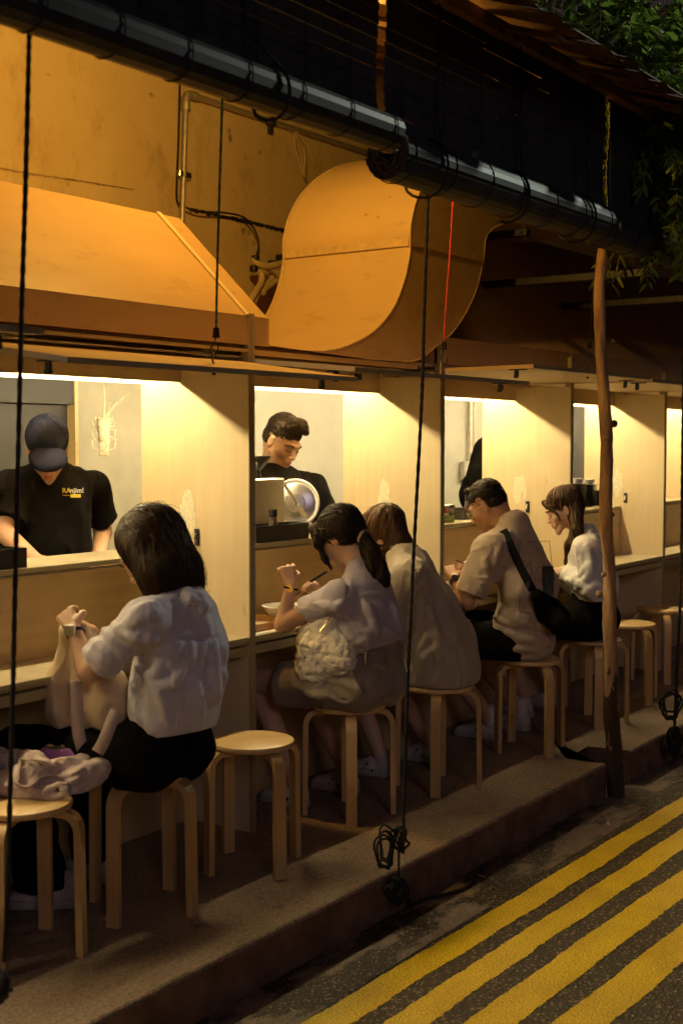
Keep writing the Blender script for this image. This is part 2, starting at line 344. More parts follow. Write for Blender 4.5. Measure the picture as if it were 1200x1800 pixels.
# ================================================================== SETTING: ground
XA, XB = -6.0, 60.0
b = MB(); b.add([(-30, -30, -.17), (80, -30, -.17), (80, 60, -.17), (-30, 60, -.17)], [(0, 1, 2, 3)]); tag(b.build('ground', M['asphalt']), kind='structure')
b = MB(); b.quad((XA, -8, -.1665), (XB, -8, -.1665), (XB, 2.30, -.1665), (XA, 2.30, -.1665)); tag(b.build('road', M['asphalt']), kind='structure')
def grid_sheet(name, x0, x1, y0, y1, z, mat, nx, ny, amp=.004):
    V = []; Fc = []
    ys = np.linspace(y0, y1, ny)
    xs = np.concatenate([np.linspace(x0, 2, 12)[:-1], np.linspace(2, 9, nx), np.linspace(9, x1, 14)[1:]])
    for i, x in enumerate(xs):
        for j, y in enumerate(ys): V.append((x, y, z+amp*(math.sin(x*5.1+y*9)*.5+math.sin(x*13.7-y*17+1)*.3+random.random()*.3)))
    for i in range(len(xs)-1):
        for j in range(ny-1): Fc.append((i*ny+j, (i+1)*ny+j, (i+1)*ny+j+1, i*ny+j+1))
    return link(name, V, Fc, mat, None, True)
tag(grid_sheet('gutter', XA, XB, 2.29, 2.60, -.1640, M['gutter'], 180, 12, .0012), kind='structure')
# yellow road lines, ragged edges, about 13-15 cm wide
def yline(tL, tR, bL, bR):
    W = [onz(u, v, -.165) for u, v in (tL, tR, bL, bR)]
    f0 = lambda x: W[0][1]+(W[1][1]-W[0][1])*(x-W[0][0])/(W[1][0]-W[0][0]); f1 = lambda x: W[2][1]+(W[3][1]-W[2][1])*(x-W[2][0])/(W[3][0]-W[2][0])
    xs = np.arange(1.0, 16.0, .008); V = []; Fc = []; e0 = e1 = 0
    for x in xs:
        xx = min(max(x, 2.4), 7.5); e0 = e0*.6+random.gauss(0, .0013); e1 = e1*.6+random.gauss(0, .0017); wv = .0025*math.sin(x*3.1+W[0][1]*7)+.0018*math.sin(x*11.1)
        V.append((x, f0(xx)+e0+wv, -.1642)); V.append((x, f1(xx)+e1+wv*1.6, -.1642))
    for i in range(len(xs)-1): Fc.append((2*i, 2*i+1, 2*i+3, 2*i+2))
    o = link('yellow_line', V, Fc, M['yellow'], None, True); tag(o, kind='structure')
for a in (((530, 1800), (1200, 1400), (617, 1800), (1200, 1430)), ((669, 1800), (1200, 1455), (751, 1800), (1200, 1492)), ((809, 1800), (1200, 1527), (905, 1800), (1200, 1580)), ((967, 1800), (1200, 1622), (1069, 1800), (1200, 1690))): yline(*a)
# raised platform with a notch for the timber post
def plat_poly():
    return [(XA, 2.54), (5.90, 2.545), (5.86, 2.745), (6.16, 2.765), (6.20, 2.548), (XB, 2.55), (XB, 5.2), (XA, 5.2)]
import bmesh
xs = list(np.arange(-6, 1.5, .5))+list(np.arange(1.5, 5.88, .02))+[5.885]; XN = [(5.885, 2.548), (5.858, 2.745), (6.165, 2.765), (6.205, 2.552)]
xr_ = list(np.arange(6.225, 12, .02))+list(np.arange(12, 60, 1.0))
V = []; Fc = []
def prow(x, y, ji=True):
    e = .0015*math.sin(x*7)+.0012*math.sin(x*23+1)+random.uniform(-.0006, .0006); k = random.uniform(0, .003)
    V.extend([(x, y+e, -.2), (x, y+e, -.012-k), (x, y+e+.004, -.004-k*.5), (x, y+e+.012, 0), (x, y+e+.06, 0.0), (x, 3.0, 0), (x, 5.2, 0)])
rows = [(x, 2.546) for x in xs]
for r in rows: prow(*r)
n1 = len(rows)
for i in range(n1-1): Fc += [(i*7+k, (i+1)*7+k, (i+1)*7+k+1, i*7+k+1) for k in range(6)]
b0 = len(V); rows = [(x, 2.550) for x in [6.205]+xr_]
for r in rows: prow(*r)
for i in range(len(rows)-1): Fc += [(b0+i*7+k, b0+(i+1)*7+k, b0+(i+1)*7+k+1, b0+i*7+k+1) for k in range(6)]
# notch: side walls, back wall and the slab behind it
eL = [V[(n1-1)*7+k] for k in range(7)]; eR = [V[b0+k] for k in range(7)]
c = len(V); V += [(5.86, 2.75, -.2), (5.86, 2.75, 0), (6.165, 2.77, -.2), (6.165, 2.77, 0)]
L0 = (n1-1)*7; Fc += [(L0, L0+1, L0+2, L0+3, L0+4, c+1, c), (c, c+1, c+3, c+2), (b0+4, b0+3, b0+2, b0+1, b0, c+2, c+3), (c+1, L0+4, L0+5, b0+5, b0+4, c+3), (L0+5, L0+6, b0+6, b0+5)]
o = link('platform', V, Fc, None, mats=[M['platform'], M['kerbface']]); tag(o, kind='structure')
for p_ in o.data.polygons: p_.material_index = 1 if abs(p_.normal.z) < .35 else 0  # upright faces take the darker red-brown material
# ================================================================== the stall row
stall = thing('food_stall', 'row of plywood eating booths with lit counters, partitions and propped open shutters', 'stall')
YF, YP, YB, ZC, ZU = 3.28, 3.64, 3.87, .805, 1.14
PX_ = [-.5+1.5*k for k in range(11)]                      # partition faces
for k, x in enumerate(PX_):
    b = MB(); T_ = .034
    b.prism([(x, YF, 0), (x, YB, 0), (x, YB, 1.9685), (x, YP-.02, 1.9685), (x, YP-.02, 1.925), (x, YF+.02, 1.915), (x, YF, 1.915)], (T_-.001, 0, 0))
    p = b.build('partition', M['ply'], stall)
    b = MB(); b.box((x-.001, YF-.006, 0.0), (x+T_+.001, YF-.0005, 2.11)); b.build('edge_strip', M['ply_edge_v'], p)
    b = MB(); b.box((x, YF, 1.92), (x+T_, YF+.035, 2.095)); b.build('post_top', M['ply_edge_v'], p)
    # mortar smear and steel latch on the camera side of the partition
    if 2 < x < 9:
        random.seed(int(x*10)); cy, cz = YF+.33, 1.30
        b = MB(); w_, h_ = random.uniform(.030, .045), random.uniform(.06, .09)
        for i in range(46):
            a = random.random()*2*PI; q = math.sqrt(random.random()); yy = cy+w_*q*math.cos(a); zz = cz+h_*q*math.sin(a); lw = random.uniform(.004, .012); lh = random.uniform(.012, .034); sk = random.uniform(-.006, .006); xo = x-.0008-i*.00003
            b.add([(xo, yy-lw, zz-lh*.8), (xo, yy+sk, zz-lh), (xo, yy+lw, zz-lh*.7), (xo, yy+lw*.9, zz+lh*.8), (xo, yy+sk, zz+lh), (xo, yy-lw*1.1, zz+lh*.6)], [(5, 4, 3, 2, 1, 0)])
        b.build('plaster_smear', M['tape'], p)
        b = MB(); b.box((x-.008, YF+.262, 1.165), (x-.001, YF+.286, 1.235), bev=.003)
        b.lathe([(.007, -.012), (.007, -.008)], (x-.0, YF+.274, 1.215), 12, 0); b.build('latch_plate', M['darksteel'], p)
        b = MB(); b.tube([(x-.010, YF+.274, 1.185), (x-.022, YF+.274, 1.195), (x-.012, YF+.274, 1.215)], .0035, 6); b.build('latch_hook', M['steel'], p)
for k in range(len(PX_)-1):
    x0, x1 = PX_[k]+.034, PX_[k+1]-.002
    b = MB(); b.box((x0+.001, YF+.002, ZC-.024), (x1, YP-.02, ZC), bev=.002); lc = b.build('lower_counter', M['counter'], stall)
    b = MB(); b.box((x0+.001, YF-.004, ZC-.026), (x1, YF+.0015, ZC-.001)); b.build('front_edging', M['ply_edge'], lc)
    b = MB(); b.box((x0+.001, YF+.006, ZC-.075), (x1, YF+.03, ZC-.040)); b.build('counter_rail', M['ply_edge'], lc)
    b = MB(); b.box((x0+.001, YF+.31, ZC+.001), (x1, YF+.324, ZU-.03)); b.build('backing_panel', M['ply_dark'], stall)
    b = MB(); b.box((x0+.001, YF+.32, 0.002), (x1, YF+.334, ZC-.03)); b.build('kick_panel', M['ply_dark'], stall)
    b = MB(); b.box((x0+.001, YP-.045, ZU-.018), (x1, YB+.03, ZU), bev=.002); uc = b.build('pass_counter', M['counter'], stall)
    b = MB(); b.box((x0+.001, YP-.051, ZU-.02), (x1, YP-.0455, ZU-.001)); b.box((x0+.001, YP-.044, ZU-.045), (x1, YP-.03, ZU-.024)); b.build('pass_edging', M['ply_edge'], uc)
    b = MB(); b.box((x0+.001, YP, 1.845), (x1, YP+.014, 1.9685)); b.build('pelmet', M['ply_h'], stall)
    b = MB(); b.box((x0+.001, YB-.008, 1.843), (x1, YB+.006, 1.866)); b.build('light_rail', M['white'], stall)
    b = MB(); b.tube([(x0+.02, YB-.055, 1.945), (x1-.02, YB-.055, 1.945)], .011, 10); tb = b.build('led_tube', M['led'], stall, True)
    b = MB(); b.box((x0+.01, YB-.068, 1.957), (x1-.01, YB-.042, 1.967)); b.build('led_housing', M['white'], tb)
b = MB(); b.box((PX_[0], YF+.04, 1.969), (PX_[-1], 4.93, 1.983)); b.build('ceiling_panel', M['ply_h'], stall)
# a board ledge above the shutters
b = MB(); b.box((PX_[0], YF-.002, 1.956), (PX_[3]-.002, YF+.03, 1.9675)); b.box((PX_[3]+.036, YF-.002, 1.945), (5.28, YF+.03, 1.9675)); b.build('ledge_board', M['ply_dark'], stall)
# shutters propped open over the stools
tips = {1: 1.90, 2: 1.822, 3: 1.864, 4: 1.947, 5: 1.936, 6: 1.93, 7: 1.93, 8: 1.93, 0: 1.9}
for k in range(9):
    x0, x1 = PX_[k]+.040, PX_[k+1]-.006; yt, zt, yh, zh = 2.79, tips[k], 3.60, 1.942
    if k == 2: yt = 2.745
    d = np.array([0, yt-yh, zt-zh]); L_ = np.linalg.norm(d); d /= L_; nrm = np.array([0, -d[2], d[1]]); nrm = nrm if nrm[2] > 0 else -nrm
    A = np.array([x0, yh, zh]); Bp = np.array([x0, yt, zt]); t_ = nrm*.018
    b = MB(); b.prism([A+[.003, 0, 0], Bp-d*.002+[.003, 0, 0], Bp-d*.002+t_+[.003, 0, 0], A+t_+[.003, 0, 0]], (x1-x0-.004, 0, 0)); sh = b.build('shutter', M['ply_h'], stall)
    b = MB(); b.prism([Bp-d*.0015, Bp+d*.003, Bp+d*.003+t_, Bp-d*.0015+t_], (x1-x0, 0, 0)); b.build('front_edging', M['ply_edge'], sh)
    b = MB()                                                # ply layers on the left edge
    for q in range(4): b.prism([A+t_*(q+.12)/4, Bp+t_*(q+.12)/4, Bp+t_*(q+.88)/4, A+t_*(q+.88)/4], (.004, 0, 0))
    b.build('ply_layer_edge', M['white'] if k in (2, 3) else M['ply_h'], sh)  # white on two shutters puts the street light into the edge colour
    for xx, yy in ((x0+.012, yt+.10), (x1-.07, yt+.12)):
        c = np.array([xx, yy, zh+(zt-zh)*(yy-yh)/(yt-yh)]); b = MB(); b.box(c+[-.006, -.05, -.006], c+[.022, .035, -.0005]); b.box(c+[0, -.012, -.036], c+[.014, .010, -.006], bev=.003)
        b.lathe([(.009, -.01), (.009, .01)], c+[.007, 0, -.036], 10, 0); b.build('shutter_latch', M['black'], sh)
    if k >= 3:
        b = MB()
        for xx in (x0+.10, x1-.22): b.box((xx, YP-.006, 1.905), (xx+.055, YP-.0005, 1.935))
        b.build('hinge', M['darksteel'], sh)
# ================================================================== concrete wall, kitchen lining
cw = thing('concrete_wall', 'stained concrete wall rising behind the hood with conduits fixed to it', 'wall')
b = MB(); b.box((-6, 4.94, -.16), (24, 5.2, 5.2)); wl = b.build('wall', M['wall'], cw)
b = MB(); b.box((4.56, 4.90, 0.003), (5.997, 4.937, 1.965)); b.build('lining_board', M['board_dim'], cw); b = MB(); b.box((6.0, 4.90, 0.003), (10.25, 4.937, 1.965)); b.build('lining_board', M['board'], cw)  # left board toned darker to stand in for weaker light
b = MB(); b.box((-1, 4.905, 0.003), (4.535, 4.937, 1.78)); b.box((-1, 4.86, 1.785), (4.535, 4.937, 1.965)); b.build('dark_lining', M['darkboard'], cw)
b = MB(); b.box((4.537, 4.85, .003), (4.558, 4.937, 1.965)); b.build('board_trim', M['ply_dark'], cw)
b = MB(); b.box((10.27, 4.90, 0.003), (11.3, 4.937, 1.965)); b.build('dark_door', M['darkboard'], cw)
b = MB(); b.box((11.32, 4.90, 0.003), (16, 4.937, 1.965)); b.build('black_lining', M['black'], cw)
b = MB()
for i in range(14): b.box((11.4, 4.86, .8+i*.085), (15, 4.875, .812+i*.085))
for i in range(30): b.box((11.4+i*.12, 4.876, .8), (11.41+i*.12, 4.886, 1.95))
b.build('wire_rack', M['steel'], cw)
def wallp(u, v, off=.03): return ony(u, v, 4.94-off)
def jag(uv, off, wd, name, mat, seed=1):
    random.seed(seed); pts = [wallp(u, v, .004) for u, v in uv]; P = []
    for i in range(len(pts)-1):
        for t in np.linspace(0, 1, 26, endpoint=False): P.append(pts[i]*(1-t)+pts[i+1]*t)
    V = []
    for p in P:
        a = random.uniform(.3, 1)*wd; c = random.uniform(.3, 1.6)*wd; V += [p+[0, 0, a], p-[0, 0, c]]
    link(name, V, [(2*i, 2*i+1, 2*i+3, 2*i+2) for i in range(len(P)-1)], mat, cw)
jag([(334, 368), (440, 390), (510, 408)], 0, .014, 'wall_scar', M['darksteel'])
jag([(-20, 292), (60, 306), (130, 316), (240, 334)], 0, .005, 'wall_ledge', M['ledge'], 3)
# conduit and cables
b = MB(); pr = .017
pv = [wallp(320, 395), wallp(327, 185)]; b.tube([pv[0], pv[1]], pr, 12); b.build('conduit', M['conduit'], cw, True)
b = MB(); e0 = pv[1]; b.tube([e0-[0, 0, .03], e0, e0+[.0, 0, .035], e0+[.012, 0, .055], e0+[.04, 0, .066], e0+[.09, 0, .066]], .027, 12); b.build('conduit_elbow', M['conduit'], cw, True)
b = MB(); z_ = e0[2]+.066; b.tube([(e0[0]+.05, 4.91, z_), (14, 4.91, z_)], pr, 12); b.build('conduit', M['conduit'], cw, True)
b = MB()
for i in range(8): b.box((e0[0]+.75+i*1.1, 4.885, z_-.024), (e0[0]+.79+i*1.1, 4.939, z_+.024), bev=.004); b.box((e0[0]+.755+i*1.1, 4.9, z_-.075), (e0[0]+.775+i*1.1, 4.93, z_-.025))
b.build('pipe_clamp', M['darksteel'], cw)
c = wallp(324, 307); b = MB(); b.box(c-[.05, .012, .018], c+[.05, .028, .018], bev=.004); b.build('pipe_clamp', M['steel'], cw)
b = MB(); b.tube(spline([wallp(317, 130, .02), wallp(314, 250, .02), wallp(311, 345, .02), wallp(320, 360, .03), wallp(345, 371, .05), wallp(395, 374, .06), wallp(430, 383, .06), wallp(448, 405, .06), wallp(455, 430, .06), wallp(450, 452, .07)]), .006, 8); b.build('black_cable', M['black'], cw, True)
b = MB()
for hp, rr in (([(446, 455), (452, 463), (470, 468), (500, 462)], .020), ([(448, 462), (470, 470), (490, 482), (505, 500)], .020), ([(446, 478), (458, 480), (460, 495), (450, 512), (438, 532)], .020), ([(478, 488), (470, 500), (455, 512), (445, 535)], .019), ([(500, 478), (488, 492), (470, 505), (462, 515)], .017)):
    b.tube(spline([wallp(u, v, .09+.02*i) for i, (u, v) in enumerate(hp)]), rr, 12)
b.build('plastic_hose', M['hose'], cw, True)
b = MB()
for (u, v) in ((449, 455), (446, 472), (478, 463)): c = wallp(u, v, .10); b.box(c-[.02, .02, .02], c+[.02, .02, .02], bev=.006)
b.build('cable_tie', M['black'], cw)
# conduit and switch box inside the third booth
b = MB(); c = ony(826, 705, 4.87); b.tube([c+[0, 0, .2], [c[0], 4.87, .2]], .016, 10); b.tube([c+[.06, 0, .2], [c[0]+.06, 4.87, .9]], .008, 8)
b.build('conduit', M['conduit'], cw, True)
c = ony(824, 828, 4.86); b = MB(); b.box(c-[.09, .02, .075], c+[.05, .035, .075], bev=.01); b.build('switch_box', M['patina'], cw)
# strings hanging from the conduit
b = MB()
for p in ([(517, 232), (520, 265), (533, 310)], [(519, 232), (530, 275), (536, 310)], [(521, 230), (540, 258), (552, 292)], [(534, 258), (536, 285), (533, 306)]): b.tube([wallp(u, v, .10) for u, v in p], .003, 5)
b.build('loose_string', M['hose'], cw)
# ================================================================== hood
hood = thing('extractor_hood', 'long tan plywood extractor hood with a sloped front above the left booth', 'hood')
HX0, HX1, Z1, Z2, YH = -1.0, 4.129, 1.985, 2.098, 3.76
b = MB(); b.prism([(HX0, YF, Z1), (HX0, 4.9, Z1), (HX0, 4.9, Z2), (HX0, YF, Z2)], (HX1-HX0, 0, 0)); b.build('front_box', M['hoodpaint'], hood)
b = MB(); b.prism([(HX0, YF+.001, Z2+.002), (HX0, YH, 2.552), (HX0, 4.93, 2.56), (HX0, 4.93, Z2+.002)], (HX1-HX0-.002, 0, 0)); b.build('sloped_panel', M['hoodpaint'], hood)
dv = np.array([0, YH-YF, 2.552-Z2]); nv = np.array([0, -dv[2], dv[1]]); nv /= np.linalg.norm(nv)
b = MB(); A = np.array([3.985, YF+.001, Z2+.002]); b.prism([A+nv*.001, A+dv+nv*.001, A+dv+nv*.008, A+nv*.008], (.022, 0, 0)); b.build('corner_batten', M['ply'], hood)
b = MB(); b.box((HX1-.004, YF-.003, Z1), (HX1+.004, YF, Z2)); b.build('edge_trim', M['ply_dark'], hood)
# ================================================================== curved duct
duct = thing('curved_duct', 'large S-shaped tan ventilation duct rising beside the hood', 'duct')
inn = spline([(4.135, 1.99), (4.40, 1.985), (4.62, 2.005), (4.87, 2.085), (5.05, 2.205), (5.155, 2.345), (5.212, 2.50), (5.217, 2.62), (5.275, 2.76), (5.40, 2.90), (5.60, 3.03), (5.85, 3.12), (6.2, 3.18), (7.2, 3.26)], 6)
out = spline([(4.9, 1.97), (5.25, 1.985), (5.43, 2.055), (5.64, 2.165), (5.83, 2.35), (5.925, 2.545), (5.945, 2.645), (6.00, 2.70), (6.10, 2.745), (6.24, 2.78), (6.6, 2.81), (7.2, 2.83)], 6)
# the curved sheets run from the front plate back towards the wall
def sheet(curve, y0, y1, th, name):
    V = []; n_ = len(curve)
    for (x, z) in curve: V += [(x, y0, z), (x, y1, z)]
    o = link(name, V, [(2*i, 2*i+1, 2*i+3, 2*i+2) for i in range(n_-1)], M['ductpaint'], duct, True); return o
sheet(inn, YF+.002, 4.035, .01, 'curved_panel'); sheet(out, YF+.002, 4.035, .01, 'curved_panel')
def plate(y, name, dy):
    poly = [(x, y, z) for x, z in inn]+[(x, y, z) for x, z in out[::-1]]
    b = MB(); b.prism(poly, (0, dy, 0)); return b.build(name, M['ductpaint'], duct)
plate(YF-.004, 'side_panel', .006); plate(4.034, 'side_panel', .006)
# flange along the back edge, seam tape across both faces
b = MB(); b.tube([(x-.004, 4.036, z) for x, z in inn[12:]], .007, 6); b.tube([(x, YF-.001, z) for x, z in inn[10:]], .0045, 6); b.tube([(x, YF-.001, z) for x, z in out[4:]], .005, 6); b.build('flange', M['ducttape'], duct, True)
zt_ = 2.545
b = MB(); xi = 5.214; b.box((xi-.0075, YF+.004, zt_-.018), (xi-.0035, 4.03, zt_+.018)); b.box((xi-.007, YF-.0085, zt_-.014), (5.93, YF-.0045, zt_+.012)); b.build('seam_tape', M['ducttape'], duct)
# ================================================================== second hood further right (dark, unlit)
h2 = thing('extractor_hood', 'second extractor hood in deep shadow above the right hand booths', 'hood')
zt2 = ony(960, 429, 3.76)[2]; X0 = 6.0
b = MB(); b.prism([(X0-.5, YF+.02, 1.985), (X0-.5, 4.9, 1.985), (X0-.5, 4.9, 2.12), (X0-.5, YF+.02, 2.12)], (9, 0, 0)); b.build('front_box', M['hoodpaint'], h2)
b = MB(); b.prism([(5.97, YF+.021, 2.122), (5.97, 3.76, zt2), (5.97, 3.93, zt2), (5.97, 3.93, 2.122)], (9, 0, 0)); b.prism([(6.75, 3.932, 2.122), (6.75, 3.932, zt2), (6.75, 4.93, zt2), (6.75, 4.93, 2.122)], (8.2, 0, 0)); b.build('sloped_panel', M['hoodpaint'], h2)
for (uv0, uv1, xx) in (((845, 484), (1142, 478), 6.35), ((1062, 530), (1230, 523), 7.3), ((868, 413), (928, 408), 6.3)):
    p0 = onx(*uv0, xx); p1 = onx(*uv1, xx); b = MB(); m_ = (p0+p1)/2
    b.box((xx-.02, p1[1], p1[2]-.02), (xx+.02, 4.93, p1[2]+.02), bev=.003); b.lathe([(.006, -.03), (.006, .03)], (xx-.01, p1[1]+.03, p1[2]), 8, 0)
    if xx == 6.3: b.tube([(xx, p1[1]+.02, p1[2]-.04), (xx, p1[1]+.02, p1[2]+.6)], .005, 6)
    o = b.build('steel_beam', M['black']); tag(o, {0: 'dark steel bracket bar with a bolt near its tip, crossing behind the timber post', 1: 'lower dark steel bracket bar at the right edge of the picture', 2: 'short dark bracket bar with a threaded rod beside the curved duct'}[[6.35, 7.3, 6.3].index(xx)], 'bracket', 'steel bracket bars under the awning')
# ================================================================== awning roof
aw = thing('awning_roof', 'rusty corrugated awning roof on timber battens over the blinds', 'roof')
def roofz(y): return 3.075+(y-2.05)*.36
b = MB(); random.seed(5); x = -2.0; i = 0
while x < 13:
    wdt = .235; e = 2.06+random.uniform(-.03, .03); zo = .0+(i % 2)*.012
    n_ = 6; V = []
    for q in range(n_+1):
        xx = x+wdt*q/n_*1.06; dz = .012*math.sin(PI*2*q/n_)
        V += [(xx, e, roofz(e)+zo+dz+.02), (xx, 4.93, roofz(4.93)+zo+dz+.02)]
    b.add(V, [(2*q, 2*q+1, 2*q+3, 2*q+2) for q in range(n_)]); x += wdt; i += 1
b.build('roof_sheet', M['roofsheet'], aw, True)
b = MB(); b.prism([(-2, 2.13, roofz(2.13)+.052), (-2, 4.93, roofz(4.93)+.052), (-2, 4.93, roofz(4.93)+.058), (-2, 2.13, roofz(2.13)+.058)], (15, 0, 0)); b.build('roof_light_stop', M['roofside'], aw)  # added layer that stops light leaking between the roof sheets
b = MB(); b.box((-2, 2.36, roofz(2.4)-.055), (13, 2.44, roofz(2.4)-.002)); b.box((-2, 3.4, roofz(3.4)-.06), (13, 3.46, roofz(3.4)-.002)); b.build('purlin', M['roofside'], aw)
x = -1.8; 
while x < 13:
    b = MB(); b.prism([(x, 2.12, roofz(2.12)-.022), (x, 4.9, roofz(4.9)-.022), (x, 4.9, roofz(4.9)-.001), (x, 2.12, roofz(2.12)-.001)], (.045, 0, 0)); b.build('rafter', M['roofside'], aw); x += .62
# warm lamp under the awning
lm = thing('pendant_lamp', 'bright warm lamp glowing behind the blinds under the awning', 'lamp')
LP = np.array([3.8, 3.14, 3.40])
b = MB(); b.lathe([(0, -.045), (.022, -.038), (.034, -.018), (.034, .005), (.02, .035), (.014, .05)], LP, 20); b.build('bulb', M['bulb'], lm, True)
b = MB(); b.lathe([(.016, .05), (.02, .055), (.02, .095), (.008, .10)], LP, 16); b.tube([LP+[0, 0, .1], [LP[0], LP[1], roofz(LP[1])-.005]], .004, 6); b.build('lamp_holder', M['black'], lm, True)
# ================================================================== bamboo blinds
def blind(label, xl, xr, ysheet, ztop, yroll, zroll, R, seed, sag=0.0, roll_xr=None, roll_xl=None):
    random.seed(seed); t = thing('roll_blind', label, 'blind', 'black roll blinds hanging along the awning')
    b = MB(); z = zroll+R*.4; hgt = .0235
    row = 0
    while z < ztop:
        pr_ = min(1, max(0, (z-(ztop-.22))/.2)); yo = ysheet+.0035*(row % 2)+.006*math.sin(z*14)
        if random.random() < .45+.5*pr_:
            a = random.uniform(xl, xr-.2); c_ = a+random.uniform(.05, .35)*(1+2*pr_); c_ = min(c_, xr-.02); g = random.uniform(.0012, .003)+.002*pr_
            segs = [(xl, a, -.0012), (a, c_, g), (c_, xr, -.0012)]
        else: segs = [(xl, xr, -.0012)]
        for s0, s1, g in segs: b.box((s0+.0003, yo, z), (s1-.0003, yo+.003, z+hgt-g))
        z += hgt; row += 1
    sl = b.build('slat_sheet', M['blind'], t)
    b = MB(); b.box((xl-.01, ysheet-.012, ztop), (xr+.01, ysheet+.018, ztop+.03)); b.build('head_rail', M['roofside'], t)
    b = MB(); r = .016; th = 0.0; X0_ = roll_xl if roll_xl is not None else xl-.03; X1_ = roll_xr if roll_xr is not None else xr+.03
    while r < R:
        wd_ = min(.0235, r*.9); dth = wd_/r; c = np.array([0, math.cos(th+dth/2)*r, math.sin(th+dth/2)*r])
        tn = np.array([0, -math.sin(th+dth/2), math.cos(th+dth/2)]); nn = np.array([0, math.cos(th+dth/2), math.sin(th+dth/2)])
        xo = random.uniform(-.006, .006)
        P = [c-tn*wd_*.49-nn*.0014, c+tn*wd_*.49-nn*.0014, c+tn*wd_*.49+nn*.0014, c-tn*wd_*.49+nn*.0014]
        s_ = lambda xx, drop: [np.array([xx, yroll, zroll-drop])+p for p in P]
        n_ = 8; rows = []
        for q in range(n_+1): rows.append(s_(X0_+xo+(X1_-X0_)*q/n_, sag*math.sin(PI*q/n_)))
        V = [p for rw in rows for p in rw]; Fc = [(0, 1, 2, 3), tuple(n_*4+k for k in (3, 2, 1, 0))]
        for q in range(n_):
            for k in range(4): k2 = (k+1) % 4; Fc.append((q*4+k, q*4+k2, (q+1)*4+k2, (q+1)*4+k))
        b.add(V, Fc); th += dth; r += .0043*dth/(2*PI)
    b.build('rolled_slats', M['blind'], t)
    L_ = X1_-X0_; nb = max(3, int(L_/.23)); rr = R+.0035
    for q in range(nb):
        b = MB(); xx = X0_+.05+(L_-.1)*q/(nb-1); dr = sag*math.sin(PI*(xx-X0_)/L_)
        b.tube([(xx+.004*math.sin(a), yroll+math.cos(a)*rr, zroll-dr+math.sin(a)*rr) for a in np.linspace(0, 2*PI, 21)[:-1]], .0022, 5, closed=True)
        b.tube([(xx, yroll+rr*.2, zroll+rr), (xx+.01, ysheet-.006, zroll+R*1.5), (xx, ysheet-.006, ztop)], .0016, 5)
        b.build('lifting_cord', M['rope'], t)
    for fr in (.14, .5, .86):
        b = MB(); xx = X0_+L_*fr; dr = sag*math.sin(PI*fr); rr2 = R+.010
        b.tube([(xx+.006*math.sin(a*2), yroll+math.cos(a)*rr2, zroll-dr+math.sin(a)*rr2-(.012 if math.sin(a) < -.6 else 0)) for a in np.linspace(0, 2*PI, 25)[:-1]], .0055, 6, closed=True)
        b.tube([(xx, yroll-rr2*.7, zroll-dr+rr2*.7), (xx+.02, ysheet-.02, zroll+.2), (xx+.03, ysheet-.02, ztop)], .005, 6)
        b.build('pull_rope', M['rope'], t)
    return t
zr1 = ony(600, 205, 2.27)[2]
blind('left roll blind, its roll sloping across the top of the picture with a grey sheen', -.9, 3.612, 2.40, 3.165, 2.27, zr1, .059, 11, .0, 3.49)
blind('middle roll blind with the spiral end of its roll in view beside the duct', 3.66, 5.455, 2.40, 3.165, 2.42, ony(685, 273, 2.42)[2], .087, 12, .0, 5.44, 3.70)
blind('right roll blind passing above the top of the timber post, leaves hanging over it', 5.515, 9.3, 2.41, 3.16, 2.44, ony(685, 273, 2.42)[2]-.012, .078, 13, .0, 9.3, 5.47)
# ================================================================== timber post
random.seed(21); fz = onz(1082, 1400, -.165); 
pts = []; rad = []
cl = [(1082, 1400), (1080, 1330), (1073, 1240), (1072, 1150), (1071, 1080), (1070, 1010), (1065, 940), (1065, 860), (1065, 790), (1063, 740), (1061, 690), (1055, 620), (1053, 560), (1054, 500), (1060, 440), (1063, 390)]
wd = [14.5, 14, 12.5, 11, 12, 10.5, 10.5, 11.5, 10.5, 11, 10, 9.5, 9.5, 9.5, 10.5, 11]
ctr = [ony(u, v, fz[1]) for u, v in cl]; ctr.append(ctr[-1]+[0.0, 0, .02]); wd.append(9)
cs = spline(ctr, 6); ws = np.interp(np.linspace(0, len(wd)-1, len(cs)), range(len(wd)), wd)
V = []; n_ = 20
for i, p in enumerate(cs):
    D_ = float(np.dot(p-EYE, FW))
    for k in range(n_):
        a = 2*PI*k/n_; r = ws[i]/FPX*D_*(1+.10*math.sin(3*a+i*.35)+.05*math.sin(7*a-i*.9)+random.uniform(-.04, .05)); V.append(p+np.array([math.cos(a)*r, math.sin(a)*r, random.uniform(-.004, .004)]))
pole = thing('timber_post', 'rough brown tree trunk post with peeling dark bark in a kerb notch', 'post')
link('trunk', V, [(i*n_+k, i*n_+(k+1) % n_, (i+1)*n_+(k+1) % n_, (i+1)*n_+k) for i in range(len(cs)-1) for k in range(n_)], M['bark'], pole, True)
b = MB()
for (u, v, s_, dx) in ((1078, 745, 1, .02), (1064, 770, .8, -.02), (1052, 1044, .9, -.04), (1076, 600, .6, .02), (1060, 1010, .7, -.02), (1076, 905, .6, .03)):
    c = ony(u, v, fz[1]-.02); b.lathe([(0, -.02*s_), (.014*s_, -.014*s_), (.02*s_, 0), (.013*s_, .012*s_), (.004*s_, .015*s_)], c, 10, 1)
b.build('branch_knot', M['bark'], pole, True)
# ================================================================== background facade above the roofs
fb = thing('building_facade', 'pale corrugated building wall seen behind the hanging leaves', 'building')
b = MB(); b.box((2, 5.25, 3.5), (40, 5.6, 14)); b.build('cladding_wall', M['clad'], fb)
b = MB(); b.box((9.7, 5.16, 3.5), (9.85, 5.24, 14)); b.build('downpipe', M['black'], fb)
